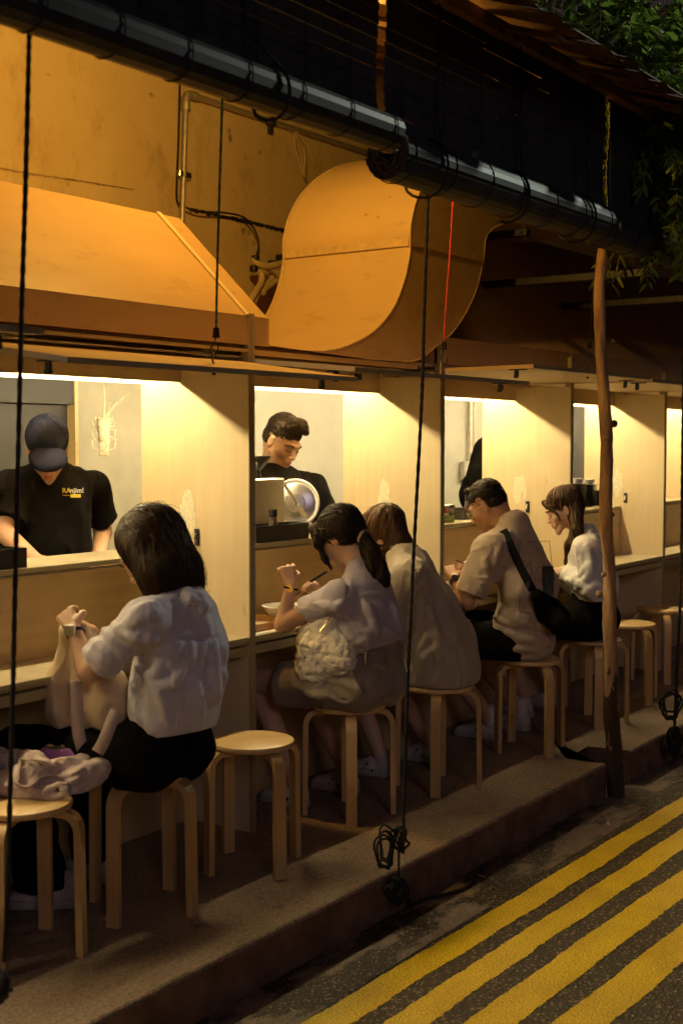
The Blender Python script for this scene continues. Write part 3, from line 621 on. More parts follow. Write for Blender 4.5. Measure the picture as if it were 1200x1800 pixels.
# ================================================================== smooth solid modeller (distance fields -> one mesh)
_LAT = np.random.default_rng(3).random((32, 32, 32)).astype(np.float32)*2-1
def vnoise(P):
    P = P % 32; i = np.floor(P).astype(np.int32); f = (P-i).astype(np.float32); f = f*f*(3-2*f); i &= 31; j = (i+1) & 31
    x0, y0, z0 = i[..., 0], i[..., 1], i[..., 2]; x1, y1, z1 = j[..., 0], j[..., 1], j[..., 2]; fx, fy, fz_ = f[..., 0], f[..., 1], f[..., 2]
    L = _LAT
    a = L[x0, y0, z0]*(1-fx)+L[x1, y0, z0]*fx; b = L[x0, y1, z0]*(1-fx)+L[x1, y1, z0]*fx
    c = L[x0, y0, z1]*(1-fx)+L[x1, y0, z1]*fx; d = L[x0, y1, z1]*(1-fx)+L[x1, y1, z1]*fx
    return (a*(1-fy)+b*fy)*(1-fz_)+(c*(1-fy)+d*fy)*fz_
class Sdf:
    def __init__(s, vox=.005, k=.012): s.vox = vox; s.k = k; s.ops = []; s.disps = []; s.planes = []
    def cap(s, a, b, ra, rb, k=None, n=None, st=1.0, op='u', cuts=()):
        a = np.array(a, float); b = np.array(b, float); R = max(ra, rb)*max(st, 1)+.002
        s.ops.append(('c', (a, b, ra, rb, None if n is None else np.array(n, float)/np.linalg.norm(n), st, cuts), np.minimum(a, b)-R, np.maximum(a, b)+R, s.k if k is None else k, op)); return s
    def chain(s, pts, rs, **kw):
        for i in range(len(pts)-1): s.cap(pts[i], pts[i+1], rs[i], rs[i+1], **kw)
        return s
    def ell(s, c, r, R=None, k=None, op='u'):
        c = np.array(c, float); r = np.array(r, float); m = r.max()+.002
        s.ops.append(('e', (c, r, R), c-m, c+m, s.k if k is None else k, op)); return s
    def plane(s, p, n): s.planes.append((np.array(p, float), np.array(n, float)/np.linalg.norm(n))); return s
    def disp(s, fn): s.disps.append(fn); return s
    def _ev(s, kind, a, P):
        if kind == 'c':
            A, B, ra, rb, n, st, cuts = a; Q = P
            if n is not None:
                Q = P+((P-A)@n*(1/st-1))[..., None]*n; B = B+n*(np.dot(B-A, n)*(1/st-1))
            ab = B-A; t = np.clip(((Q-A)@ab)/(ab@ab+1e-12), 0, 1)
            d = np.sqrt(((Q-A-t[..., None]*ab)**2).sum(-1))-(ra+(rb-ra)*t)
            for (cp, cn) in cuts: cn = np.array(cn, float); cn = cn/np.linalg.norm(cn); d = np.maximum(d, (P-np.array(cp, float))@cn)
            return d
        c, r, R = a; Q = P-c
        if R is not None: Q = Q@R
        k0 = np.sqrt(((Q/r)**2).sum(-1)); k1 = np.sqrt(((Q/(r*r))**2).sum(-1)); return k0*(k0-1)/(k1+1e-9)
    def mesh(s):
        v = s.vox; U = [o for o in s.ops if o[5] == 'u']
        lo = np.min([o[2] for o in U], 0)-v*4; hi = np.max([o[3] for o in U], 0)+v*4; n = np.ceil((hi-lo)/v).astype(int)+1
        D = np.full(n, .05, np.float32)
        for kind, a, l_, h_, k, op in s.ops:
            i0 = np.maximum(0, np.floor((l_-lo)/v).astype(int)-int(k/v)-3); i1 = np.minimum(n, np.ceil((h_-lo)/v).astype(int)+int(k/v)+3)
            if np.any(i1 <= i0): continue
            ax = [lo[q]+v*np.arange(i0[q], i1[q]) for q in range(3)]; P = np.stack(np.meshgrid(*ax, indexing='ij'), -1)
            d = s._ev(kind, a, P).astype(np.float32); S_ = tuple(slice(i0[q], i1[q]) for q in range(3)); o = D[S_]
            if op == 'u':
                h = np.clip(k-np.abs(o-d), 0, None)/max(k, 1e-6); D[S_] = np.minimum(o, d)-h*h*k*.25
            else:
                h = np.clip(k-np.abs(o+d), 0, None)/max(k, 1e-6); D[S_] = np.maximum(o, -d)+h*h*k*.25
        for fn in s.disps:
            idx = np.argwhere(np.abs(D) < .028); 
            if len(idx): D[tuple(idx.T)] += fn(lo+idx*v).astype(np.float32)
        for p, nn in s.planes:
            ax = [lo[q]+v*np.arange(n[q]) for q in range(3)]
            e = ((ax[0]-p[0])*nn[0])[:, None, None]+((ax[1]-p[1])*nn[1])[None, :, None]+((ax[2]-p[2])*nn[2])[None, None, :]
            D = np.maximum(D, e.astype(np.float32))
        D[0] = D[-1] = .05; D[:, 0] = D[:, -1] = .05; D[:, :, 0] = D[:, :, -1] = .05
        I = D < 0; c = [I[i:i+n[0]-1, j:j+n[1]-1, k:k+n[2]-1] for i in (0, 1) for j in (0, 1) for k in (0, 1)]
        al = c[0].copy(); an = c[0].copy()
        for q in c[1:]: al &= q; an |= q
        act = np.argwhere(an & ~al); cid = np.full(tuple(n-1), -1, np.int32); cid[tuple(act.T)] = np.arange(len(act))
        offs = np.array([(i, j, k) for i in (0, 1) for j in (0, 1) for k in (0, 1)])
        vals = np.stack([D[tuple((act+o).T)] for o in offs], 1); acc = np.zeros((len(act), 3)); cnt = np.zeros(len(act))
        for a in range(8):
            for b in range(a+1, 8):
                if np.abs(offs[a]-offs[b]).sum() != 1: continue
                m = (vals[:, a] < 0) != (vals[:, b] < 0); t = vals[m, a]/(vals[m, a]-vals[m, b]); acc[m] += offs[a]+t[:, None]*(offs[b]-offs[a]); cnt[m] += 1
        V = lo+v*(act+acc/cnt[:, None]); Q = []
        for ax_ in range(3):
            sl0 = [slice(None)]*3; sl1 = [slice(None)]*3; sl0[ax_] = slice(0, -1); sl1[ax_] = slice(1, None)
            A = I[tuple(sl0)]; B = I[tuple(sl1)]; e = np.argwhere(A != B); u = (ax_+1) % 3; w_ = (ax_+2) % 3
            e = e[(e[:, u] > 0) & (e[:, w_] > 0) & (e[:, u] < n[u]-1) & (e[:, w_] < n[w_]-1)]
            du = np.zeros(3, int); du[u] = 1; dw = np.zeros(3, int); dw[w_] = 1
            q = np.stack([cid[tuple((e-du-dw).T)], cid[tuple((e-dw).T)], cid[tuple(e.T)], cid[tuple((e-du).T)]], 1)
            fl = ~A[tuple(e.T)]; q[fl] = q[fl][:, ::-1]; Q.append(q)
        Q = np.concatenate(Q); Q = Q[(Q >= 0).all(1)]
        s.V = V; s.Q = Q; return V, Q
    def build(s, name, mat, parent=None, mats=None, pick=None):
        V, Q = s.mesh(); me = bpy.data.meshes.new(name)
        me.vertices.add(len(V)); me.vertices.foreach_set('co', V.astype(np.float32).ravel()); me.loops.add(len(Q)*4); me.loops.foreach_set('vertex_index', Q.astype(np.int32).ravel())
        me.polygons.add(len(Q)); me.polygons.foreach_set('loop_start', np.arange(0, len(Q)*4, 4, dtype=np.int32)); me.polygons.foreach_set('loop_total', np.full(len(Q), 4, np.int32))
        me.polygons.foreach_set('use_smooth', np.ones(len(Q), bool))
        for m in (mats or [mat]): me.materials.append(m)
        if pick is not None: me.polygons.foreach_set('material_index', pick(V[Q].mean(1)).astype(np.int32))
        me.update(calc_edges=True); me.validate(); o = bpy.data.objects.new(name, me); COL.objects.link(o)
        if parent is not None: o.parent = parent
        return o
A_ = lambda *x: np.array(x, float)
from mathutils.bvhtree import BVHTree
def add_folds(S, ridges=(), grooves=(), r=.010, k=.02):
    """trace cloth folds onto a garment: ridges are raised, grooves are cut"""
    v0 = S.vox; S.vox = .010; V, Q = S.mesh(); S.vox = v0; bt = BVHTree.FromPolygons([Vector(v) for v in V], [tuple(q) for q in Q])
    def hit(u, v, off):
        d = unit(_ray(u, v)); h = bt.ray_cast(Vector(EYE), Vector(d), 30)
        return None if h[0] is None else np.array(h[0])+np.array(h[1])*off*(1 if np.dot(h[1], d) < 0 else -1)
    for lines, op in ((ridges, 'u'), (grooves, 's')):
        for ln in lines:
            rr = r; 
            if isinstance(ln, tuple): ln, rr = ln
            uv = []
            for a, b in zip(ln[:-1], ln[1:]): uv += [(a[0]+(b[0]-a[0])*t, a[1]+(b[1]-a[1])*t) for t in (0, .34, .67)]
            uv.append(ln[-1]); n_ = len(uv); pts = [hit(u, v, -rr*.45 if op == 'u' else rr*.35) for u, v in uv]; env = [max(.25, math.sin(PI*(i+.6)/(n_+.2))**.6) for i in range(n_)]
            for i in range(n_-1):
                if pts[i] is not None and pts[i+1] is not None and np.linalg.norm(pts[i]-pts[i+1]) < .10: S.cap(pts[i], pts[i+1], rr*env[i], rr*env[i+1], k=k if op == 'u' else k*.6, op=op)
def unit(v): v = np.array(v, float); return v/(np.linalg.norm(v)+1e-12)
def folds(amp, sc, vec=(1, 1, 1), seed=0.0, ridge=True):
    vec = np.array(vec, float)
    def fn(P):
        Q = P*vec*sc+seed; Q = Q+.6*np.stack([vnoise(Q*.6+5), vnoise(Q*.6+11), vnoise(Q*.6+17)], -1)
        a = vnoise(Q); return amp*((1-2*np.abs(a)) if ridge else a)*-1
    return fn
def headR(yaw, pitch, roll=0):                                 # columns: right, forward, up ; yaw 0 looks along +Y, positive yaw turns left (towards -X)
    return rotz(yaw)@rotax((1, 0, 0), -pitch)@rotax((0, 1, 0), roll)
def add_head(S, c, R, sc=1.0, female=True, detail=True):
    c = np.array(c, float); g = lambda x, y, z: c+R@(A_(x, y, z)*sc)
    E_ = lambda x, y, z, rx, ry, rz, k=.012, op='u': S.ell(g(x, y, z), A_(rx, ry, rz)*sc, R, k*sc, op)
    E_(0, -.018, .038, .076, .094, .082); E_(0, .022, -.022, .062, .068, .082, .02)
    E_(0, -.035, -.01, .062, .07, .07, .02)
    for s_ in (-1, 1):
        jw = .044 if female else .052
        S.cap(g(s_*jw, .0, -.052), g(s_*.014, .062 if female else .066, -.096), (.015 if female else .018)*sc, (.014 if female else .017)*sc, k=.022*sc); E_(s_*.040, .056, -.026, .024, .024, .026, .018)
        E_(s_*.0765, -.008, -.008, .008, .018, .032, .005); E_(s_*.084, -.001, -.006, .006, .010, .018, .004, 's')
        S.cap(g(s_*.012, .088, .020), g(s_*.046, .070, .020), .010*sc, .009*sc, k=.012*sc)
        E_(s_*.031, .097, -.001, .017, .013, .0085, .010, 's'); E_(s_*.031, .071, -.002, .0175, .0165, .0135, .004)
        E_(s_*.0105, .098, -.040, .0075, .009, .0065, .005)
    S.cap(g(0, .078, -.112), g(0, .072, -.100), (.016 if female else .020)*sc, .016*sc, k=.02*sc)
    S.cap(g(0, .086, .012), g(0, .104, -.034), .0065*sc, .0105*sc, k=.010*sc); E_(0, .105, -.036, .011, .010, .009, .006)
    E_(0, .082, -.066, .026, .016, .020, .012)
    S.cap(g(-.018, .088, -.065), g(0, .0965, -.061), .0035*sc, .0052*sc, k=.005*sc); S.cap(g(.018, .088, -.065), g(0, .0965, -.061), .0035*sc, .0052*sc, k=.005*sc)
    S.cap(g(-.014, .089, -.073), g(.014, .089, -.073), .0050*sc, .0050*sc, k=.006*sc)
    S.cap(g(0, .0935, -.0755), g(0, .0925, -.0745), .0062*sc, .0062*sc, k=.006*sc)
    return g
def lip_pick(g0, R, sc):
    def pick(C):
        L = (C-g0)@R/sc; m = (np.abs(L[:, 0]) < .0205-(np.abs(L[:, 2]+.068)*.6)) & (L[:, 2] < -.0585) & (L[:, 2] > -.0815) & (L[:, 1] > .083)
        return m.astype(int)
    return pick
def face_bits(parent, g, sc, brows=True, lashes=True, mat=None):
    mat = mat or M['hair_b']; b = MB()
    if brows:
        for s_ in (-1, 1): b.tube([g(s_*.014, .0985, .018), g(s_*.026, .0985, .023), g(s_*.040, .088, .024), g(s_*.050, .077, .018)], [.0022*sc, .0034*sc, .003*sc, .001*sc], 6)
        b.build('eyebrow', mat, parent, True)
    if lashes:
        b = MB()
        for s_ in (-1, 1): b.tube([g(s_*.015, .083, -.0045), g(s_*.024, .0885, -.0095), g(s_*.035, .0880, -.0100), g(s_*.047, .079, -.005)], [.0008*sc, .0018*sc, .0020*sc, .0010*sc], 6)
        b.build('eyelashes', mat, parent, True)
def add_hand(S, w, d, nrm, thumb, curl=.6, sc=1.0, spread=.3, pinch=False):
    """w wrist point, d hand direction, nrm palm side normal (fingers curl towards it), thumb: side the thumb leaves on"""
    d = unit(d); nrm = np.array(nrm, float); nrm = unit(nrm-d*np.dot(nrm, d)); sd = np.cross(d, nrm); sd = sd*np.sign(np.dot(sd, thumb)+1e-9)
    w = np.array(w, float); kn = w+d*.078*sc
    for q in (-1, 0, 1): S.cap(w+d*.018*sc+sd*q*.012*sc, kn+sd*q*.022*sc, .0145*sc, .0125*sc, k=.010)
    for i, (q, L_, r) in enumerate(((.031, .070, .0085), (.0105, .078, .0088), (-.0105, .072, .0084), (-.031, .056, .0075))):
        p = kn+sd*q*sc; ang = curl*(.9+.08*i); dd = unit(d+sd*q*spread*4)
        for fr, rr in ((.46, 1), (.30, .93), (.24, .84)):
            ax = np.cross(dd, nrm); dd2 = rotax(ax, ang)@dd; p2 = p+dd2*L_*fr*sc; S.cap(p, p2, r*rr*sc, r*rr*.93*sc, k=.0035); p = p2; dd = dd2; ang = curl*(1.25 if fr == .46 else .8)
    t0 = w+d*.024*sc+sd*.022*sc; t1 = t0+(d*.55+sd*.62+nrm*.35)*.038*sc; t2 = t1+unit(d*.9+nrm*(.35+curl*.5)-sd*.1)*.030*sc; t3 = t2+unit(d*.75+nrm*(.6+curl*.6)-sd*.45)*.024*sc
    S.cap(t0, t1, .0135*sc, .0115*sc, k=.009); S.cap(t1, t2, .0105*sc, .0095*sc, k=.004); S.cap(t2, t3, .0095*sc, .0075*sc, k=.004)
    return kn
def shoe(parent, heel, toe, up=(0, 0, 1), mat=None, sole=None, sc=1.0, ank=True, stripe=None):
    heel = np.array(heel, float); toe = np.array(toe, float); d = unit(toe-heel); up = unit(np.array(up)-d*np.dot(up, d)); sd = np.cross(d, up); R = np.stack([sd, d, up], 1)
    L_ = np.linalg.norm(toe-heel); S = Sdf(.005, .02)
    S.cap(heel+d*.035+up*.045, heel+d*.11+up*.045, .035, .038, n=sd, st=.95); S.cap(heel+d*.10+up*.045, toe-d*.04+up*.028, .040, .026, n=sd, st=1.25); S.cap(heel+d*.04+up*.06, heel+d*.05+up*.095, .034, .032)
    S.plane(heel+up*.012, -up); o = S.build('shoe', mat or F['shoe'], parent)
    S = Sdf(.005, .02); S.cap(heel+d*.035+up*.015, heel+d*.12+up*.015, .042, .040); S.cap(heel+d*.12+up*.015, toe-d*.042+up*.015, .040, .042, n=sd, st=1.1)
    S.plane(heel+up*.032, up); S.plane(heel, -up); S.build('sole', sole or M['sole'], o)
    b = MB()
    for i in range(4):
        c = heel+d*(L_*.42+i*.019)+up*(.085-.0085*i); b.tube([c-sd*.026-up*.012, c-sd*.012+up*.003, c+sd*.012+up*.003, c+sd*.026-up*.012], .0032, 6)
    b.build('shoelace', M['white'] if not stripe else M['paper'], o, True)
    if stripe:
      for s_ in (-1, 1):
        b = MB(); c = heel+d*L_*.42+sd*s_*.040+up*.045; b.tube([c-d*.03-up*.015, c+d*.0+up*.018, c+d*.02-up*.01], .008, 6)
        b.build('side_stripe', stripe, o, True)
    return o
def strands(parent, S, n, length, flow, mat, r=.0014, seed=1, region=None, off=.0015, name='stray_hair', jit=.15, grav=None, loose=False):
    """thin locks running over a hair volume along flow(p)"""
    from mathutils.kdtree import KDTree
    V, Q = S.V, S.Q; N = np.zeros_like(V); fn = np.cross(V[Q[:, 1]]-V[Q[:, 0]], V[Q[:, 2]]-V[Q[:, 0]])
    for k in range(4): np.add.at(N, Q[:, k], fn)
    N /= np.linalg.norm(N, axis=1)[:, None]+1e-12
    kd = KDTree(len(V)); [kd.insert(Vector(p), i) for i, p in enumerate(V)]; kd.balance()
    rr = np.random.default_rng(seed); ids = rr.permutation(len(V)); b = MB(); c = 0
    for i in ids:
        if c >= n: break
        p = V[i].copy()
        if region is not None and not region(p): continue
        pts = [p+N[i]*off]; step = length/7; ok = True; jv = rr.normal(0, jit, 3)
        for q in range(7):
            _, j, dd = kd.find(Vector(p)); nn = N[j]; f_ = np.array(flow(p), float)+jv; f_ = f_-nn*np.dot(f_, nn)
            if np.linalg.norm(f_) < .15: f_ = np.array(flow(p))
            p = p+unit(f_)*step; co, j, dd = kd.find(Vector(p)); 
            if dd < .02 and not loose: p = np.array(co)
            pts.append(p+N[j]*(off+rr.uniform(0, .001)))
        rs = [r*x for x in (.4, .9, 1, 1, 1, .9, .7, .25)]; b.tube(pts, rs, 4); c += 1
    if c: b.build(name, mat, parent, True)
def rebase(root):
    ds = []; st = [root]
    while st:
        o = st.pop()
        for ch in [x for x in COL.objects if x.parent == o]: ds.append(ch); st.append(ch)
    lo = np.full(3, 1e9); hi = -lo
    for o in ds:
        if o.type == 'MESH' and len(o.data.vertices):
            co = np.empty(len(o.data.vertices)*3, np.float32); o.data.vertices.foreach_get('co', co); co = co.reshape(-1, 3); lo = np.minimum(lo, co.min(0)); hi = np.maximum(hi, co.max(0))
    if lo[0] > 1e8: return
    base = Vector(((lo[0]+hi[0])/2, (lo[1]+hi[1])/2, lo[2])); root.location = base
    for ch in [x for x in COL.objects if x.parent == root]: ch.location = -base
# ================================================================== stools
def make_stool():
    t = thing('stool', 'x', 'stool', 'round birch stools along the booths')
    b = MB(); b.lathe([(0, .4585), (.150, .4585), (.1545, .4600), (.1565, .4640), (.1565, .4740), (.154, .4785), (.150, .4800), (0, .4802)], (0, 0, 0), 48); b.build('seat', M['stooltop'], t, True)
    for k in range(4):
        a = PI/2*k; prof = [(.045, .457), (.130, .457), (.155, .453), (.175, .441), (.190, .420), (.196, .395), (.2005, .0)]
        pi_ = [(.045, .436), (.128, .436), (.147, .432), (.160, .423), (.170, .408), (.174, .392), (.1785, .0)]
        hw = .0225; b = MB(); o_ = spline([A_(r, 0, z) for r, z in prof[:6]], 3)+[A_(prof[6][0], 0, 0)]; i_ = spline([A_(r, 0, z) for r, z in pi_[:6]], 3)+[A_(pi_[6][0], 0, 0)]
        V = []; n_ = len(o_)
        for p, q in zip(o_, i_): V += [p+[0, -hw, 0], p+[0, hw, 0], q+[0, hw, 0], q+[0, -hw, 0]]
        R = rotz(a); V = [R@v for v in V]; Fc = [(0, 1, 2, 3), tuple((n_-1)*4+x for x in (3, 2, 1, 0))]
        for i in range(n_-1):
            for m_ in range(4): m2 = (m_+1) % 4; Fc.append((i*4+m_, (i+1)*4+m_, (i+1)*4+m2, i*4+m2))
        b.add(V, Fc); b.build('leg', M['stoolwood'], t, True)
    return t
stools = [((2.64, 3.08), 27, 'stool carrying the crumpled canvas bag at the left edge'), ((3.13, 3.04), 14, 'stool under the woman in the white shirt'), ((3.69, 3.01), -20, 'empty stool between the woman in white and the ponytailed woman'),
          ((4.45, 3.10), 38, 'stool under the woman with the ponytail'), ((5.045, 3.01), 27, 'stool under the woman in the loose beige shirt dress'), ((5.93, 2.99), 58, 'stool under the man with the black sling bag'),
          ((6.72, 2.99), 33, 'stool under the woman in black shorts, half hidden by the timber post'), ((7.43, 3.07), 60, 'empty stool just right of the timber post'), ((8.2, 3.17), 35, 'farthest empty stool at the right edge')]
proto = make_stool(); ST = []
for i, ((x, y), rz, lab) in enumerate(stools):
    s_ = proto if i == 0 else copy_tree(proto); s_.location = (x, y, 0.001); s_.rotation_euler = (0, 0, math.radians(rz)); s_['label'] = lab; ST.append(s_)
    for ch in [c for c in COL.objects if c.parent == s_]: pass
SZ = .481
def person(label, group=None): return thing('person', label, 'person', group)
hairfold = lambda amp, sx, sz, seed: folds(amp, 1, (sx, sx, sz), seed)
# ------------------------------------------------------------------ woman in white shirt
X = 3.13; P = lambda u, v, dx=0: onx(u, v, X+dx)
w1 = person('woman with shoulder length dark hair and rolled sleeve white shirt, holding a canvas bag')
HC = P(259, 970); R = headR(.15, .74, .0); S = Sdf(.0045); g = add_head(S, HC, R, 1.02)
nb = P(312, 1062); S.cap(g(0, -.03, -.05), nb, .052, .058, k=.03)
Ls, Le, Lw = P(258, 1085, -.18), P(157, 1181, -.23), P(131, 1108, -.19)
Rs, Re, Rw = P(285, 1085, .19), P(200, 1180, .20), P(160, 1110, .02)
S.cap(nb-[0, 0, .06], P(312, 1180), .075, .085, n=(1, 0, 0), st=1.3, k=.04); S.cap(P(312, 1180), P(290, 1318), .085, .065, n=(1, 0, 0), st=1.1, k=.03)
S.cap(Ls, nb-[0, 0, .04], .044, .045, k=.03); S.cap(Rs, nb-[0, 0, .04], .044, .045, k=.03)
for a, b_, c_ in ((Ls, Le, Lw), (Rs, Re, Rw)): S.cap(a, b_, .046, .037, k=.02); S.cap(b_, c_, .037, .025, k=.012)
add_hand(S, Lw, P(116, 1080, -.17)-Lw, (.8, .3, -.3), (0, -.3, .9), 1.15, 1.05); add_hand(S, Rw, P(132, 1088, -.06)-Rw, (-.8, .3, -.3), (0, -.3, .9), 1.1, 1.0)
S.build('body', None, w1, mats=[M['skin'], M['lip']], pick=lip_pick(HC, R, 1.02)); face_bits(w1, g, 1.02)
# shirt
S = Sdf(.0045, .035)
S.cap(P(318, 1085), P(325, 1140), .098, .108, n=(1, 0, 0), st=1.45); S.cap(P(325, 1140), P(322, 1200), .110, .112, n=(1, 0, 0), st=1.38); S.cap(P(322, 1200), P(312, 1252), .114, .118, n=(1, 0, 0), st=1.36); S.cap(P(300, 1130), P(290, 1230), .10, .105, n=(1, 0, 0), st=1.3)
for a in (Ls, Rs): S.cap(a, P(322, 1062), .054, .058, k=.05); S.cap(a+[0, 0, -.03], P(320, 1110), .055, .07, k=.05)
sl = unit(Le-Ls); se = Ls+sl*(np.linalg.norm(Le-Ls)*.80); S.cap(Ls, se+sl*.02, .058, .062, k=.04, cuts=((se, sl),)); S.cap(se-sl*.052, se+sl*.004, .064, .069, k=.006, cuts=((se-sl*.002, sl), (se-sl*.05, -sl)))
sr = unit(Re-Rs); se2 = Rs+sr*.25; S.cap(Rs, se2, .058, .062, k=.04, cuts=((se2, sr),))
S.chain([P(300, 1042, -.05), P(330, 1040, -.055), P(352, 1050, -.02), P(356, 1050, .03), P(330, 1040, .06)], [.009, .011, .012, .012, .010], k=.008); S.chain([P(306, 1052, -.06), P(335, 1052, -.06), P(358, 1064, -.02), P(362, 1064, .03)], [.010, .013, .014, .012], k=.010)
S.disp(folds(.004, 1, (12, 9, 3), 3.1)); S.disp(folds(.0025, 1, (34, 28, 9), 8.3)); S.plane(P(300, 1283), (0, -.12, -1))
add_folds(S, [[(192, 1092), (215, 1112), (250, 1125), (285, 1128)], [(238, 1168), (258, 1184), (277, 1180), (282, 1164)], ([(338, 1125), (332, 1150), (322, 1180), (304, 1204), (278, 1207)], .012), [(318, 1128), (308, 1152), (300, 1165)],
 [(377, 1128), (379, 1180), (387, 1235)], [(396, 1124), (392, 1180), (396, 1215)], ([(398, 1210), (396, 1262)], .013), [(232, 1200), (240, 1240), (246, 1262)], [(262, 1190), (285, 1235), (300, 1268)], [(345, 1190), (352, 1240), (350, 1270)], [(150, 1142), (175, 1162), (200, 1184)], [(162, 1126), (190, 1150), (216, 1178)], [(185, 1108), (205, 1135), (222, 1160)], [(222, 1088), (245, 1074), (272, 1062)], [(215, 1100), (250, 1086), (285, 1076)], [(355, 1075), (362, 1100), (366, 1118)]],
 [([(312, 1125), (345, 1121), (372, 1123), (399, 1116)], .005), ([(350, 1130), (352, 1170)], .006), ([(366, 1128), (367, 1200)], .006), ([(386, 1126), (387, 1190)], .006), ([(250, 1080), (240, 1105), (232, 1140), (236, 1170)], .006), ([(300, 1215), (318, 1250)], .008), ([(330, 1128), (326, 1150)], .006)])
so_ = S.build('shirt', F['shirt_lilac'], w1)
# hair
S = Sdf(.0045, .03); hg = lambda x, y, z: HC+R@A_(x, y, z)
S.ell(hg(0, -.03, .045), (.094, .108, .095), R); S.cap(hg(0, -.075, .02), P(305, 1010), .088, .088, n=(1, 0, 0), st=1.12); S.cap(P(300, 1000), P(314, 1045), .088, .075, n=(1, 0, 0), st=1.2)
for s_ in (-1,): S.chain([hg(s_*.07, -.005, .06), hg(s_*.082, -.012, -.02), P(272, 1010, s_*.09), P(262, 1050, s_*.095)], [.033, .030, .032, .012])
S.chain([hg(-.085, -.03, 0), P(275, 1010, -.09), P(280, 1050, -.10)], [.05, .05, .03])
S.ell(hg(0, .112, -.045), (.11, .082, .092), R, .008, 's'); S.disp(folds(.0028, 1, (70, 70, 6), 2.2)); S.disp(folds(.003, 1, (24, 24, 3), 4.4)); S.plane(P(300, 1046), (0, -.35, -1))
S.build('hair', M['hair'], w1); fl = lambda p: unit(A_(0, -.55, -1)) if p[2] < HC[2]+.06 else unit(A_(.0, -1, -.25)); strands(w1, S, 700, .17, fl, M['hair'], .0015, 3, region=lambda p: p[1] < HC[1]+.05); strands(w1, S, 170, .12, fl, M['hair'], .0007, 4, off=.003, jit=.3, loose=True, name='flyaway_hair', region=lambda p: p[1] < HC[1]+.05)
# trousers, wide black, legs reaching under the counter
S = Sdf(.006, .04); hp = P(290, 1318)
S.cap(hp+[-.09, .03, 0], hp+[.09, .03, 0], .112, .112, cuts=(((0, 0, SZ-.004), (0, 0, -1)),)); S.cap(P(303, 1265), hp+[0, .02, .02], .105, .108, n=(1, 0, 0), st=1.35, cuts=(((0, 0, SZ-.004), (0, 0, -1)),))
kL, kR = A_(2.95, 3.46, .53), A_(3.22, 3.44, .53); aL, aR = A_(2.93, 3.33, .10), A_(3.26, 3.40, .10)
for s_, k_, a_ in ((-1, kL, aL), (1, kR, aR)): S.cap(hp+[s_*.09, 0, -.01], k_, .105, .078); S.cap(k_, a_, .08, .085, cuts=((a_+[0, 0, -.02], (0, 0, -1)),))
S.disp(folds(.008, 1, (9, 9, 9), 6)); S.plane((0, 0, SZ+.002), (0, 0, -1)) if False else None
S.disp(lambda Q: np.where((np.hypot(Q[:, 0]-3.13, Q[:, 1]-3.04) < .17) & (Q[:, 2] < SZ+.02), np.clip(SZ+.004-Q[:, 2], -1, .05), 0)); S.build('trousers', F['blackpants'], w1)
shoe(w1, A_(3.02, 3.22, .003), A_(2.86, 3.43, .003), mat=F['shoe']); shoe(w1, A_(3.25, 3.30, .003), A_(3.24, 3.55, .003), mat=F['shoewhite'])
b = MB(); wd_ = unit(Lw-Le); wc = Lw-wd_*.012; a1 = unit(np.cross(wd_, (0, 0, 1))); a2 = np.cross(wd_, a1)
b.tube([wc+(a1*math.cos(t)+a2*math.sin(t))*.0285 for t in np.linspace(0, 2*PI, 21)[:-1]], [.006]*20, 6, closed=True); wo = b.build('watch', M['black'], w1, True)
b = MB(); fc = wc+unit(A_(-.8, -.3, .2)-wd_*np.dot((-.8, -.3, .2), wd_))*.030; b.box(fc-[.008, .019, .019], fc+[.004, .019, .019], bev=.004, R=rotz(.4)); b.build('watch_face', M['steel'], wo)
# ------------------------------------------------------------------ woman with ponytail
X = 4.45; w2 = person('woman with a black ponytail in a lilac t-shirt and grey shorts eating with chopsticks')
HC = P(597, 945); R = headR(.10, .62, -.05); S = Sdf(.0045); g = add_head(S, HC, R, .98); nb = P(640, 1018); S.cap(g(0, -.03, -.05), nb, .050, .052, k=.03)
Ls, Le, Lw = P(590, 1050, -.17), P(497, 1098, -.22), P(512, 1030, -.19); Rs, Re, Rw = P(625, 1050, .17), P(600, 1085, .20), P(575, 1050, .06)
S.cap(nb-[0, 0, .06], P(655, 1110), .075, .085, n=(1, 0, 0), st=1.3, k=.04); S.cap(P(655, 1110), P(640, 1200), .085, .09, n=(1, 0, 0), st=1.25, k=.04); S.cap(Ls, nb-[0, 0, .04], .042, .045, k=.03); S.cap(Rs, nb-[0, 0, .04], .042, .045, k=.03)
for a, b_, c_ in ((Ls, Le, Lw), (Rs, Re, Rw)): S.cap(a, b_, .045, .036, k=.02); S.cap(b_, c_, .036, .024, k=.012)
add_hand(S, Lw, P(503, 990, -.17)-Lw, (.6, .7, -.2), (.4, -.4, .5), 1.0, 1.02); add_hand(S, Rw, P(548, 1020, .0)-Rw, (-.3, .3, -.7), (-.6, -.3, .5), .65, 1.0)
hp = P(640, 1195); kL, kR = A_(4.33, 3.52, .55), A_(4.62, 3.50, .55); aL, aR = A_(4.42, 3.36, .10), A_(4.72, 3.30, .10)
for s_, k_, a_ in ((-1, kL, aL), (1, kR, aR)): S.cap(hp+[s_*.09, 0, -.01], k_, .085, .058, k=.03); S.cap(k_, a_, .056, .036, k=.02); S.cap(a_, a_+[0, -.01, -.05], .036, .036)
S.build('body', None, w2, mats=[M['skin'], M['lip']], pick=lip_pick(HC, R, .98)); face_bits(w2, g, .98)
S = Sdf(.0045, .03); S.cap(P(640, 1045), P(655, 1100), .098, .112, n=(1, 0, 0), st=1.42); S.cap(P(655, 1100), P(657, 1155), .108, .115, n=(1, 0, 0), st=1.3); S.cap(Ls, P(642, 1035), .056, .072, k=.04); S.cap(Rs, P(642, 1035), .056, .072, k=.04)
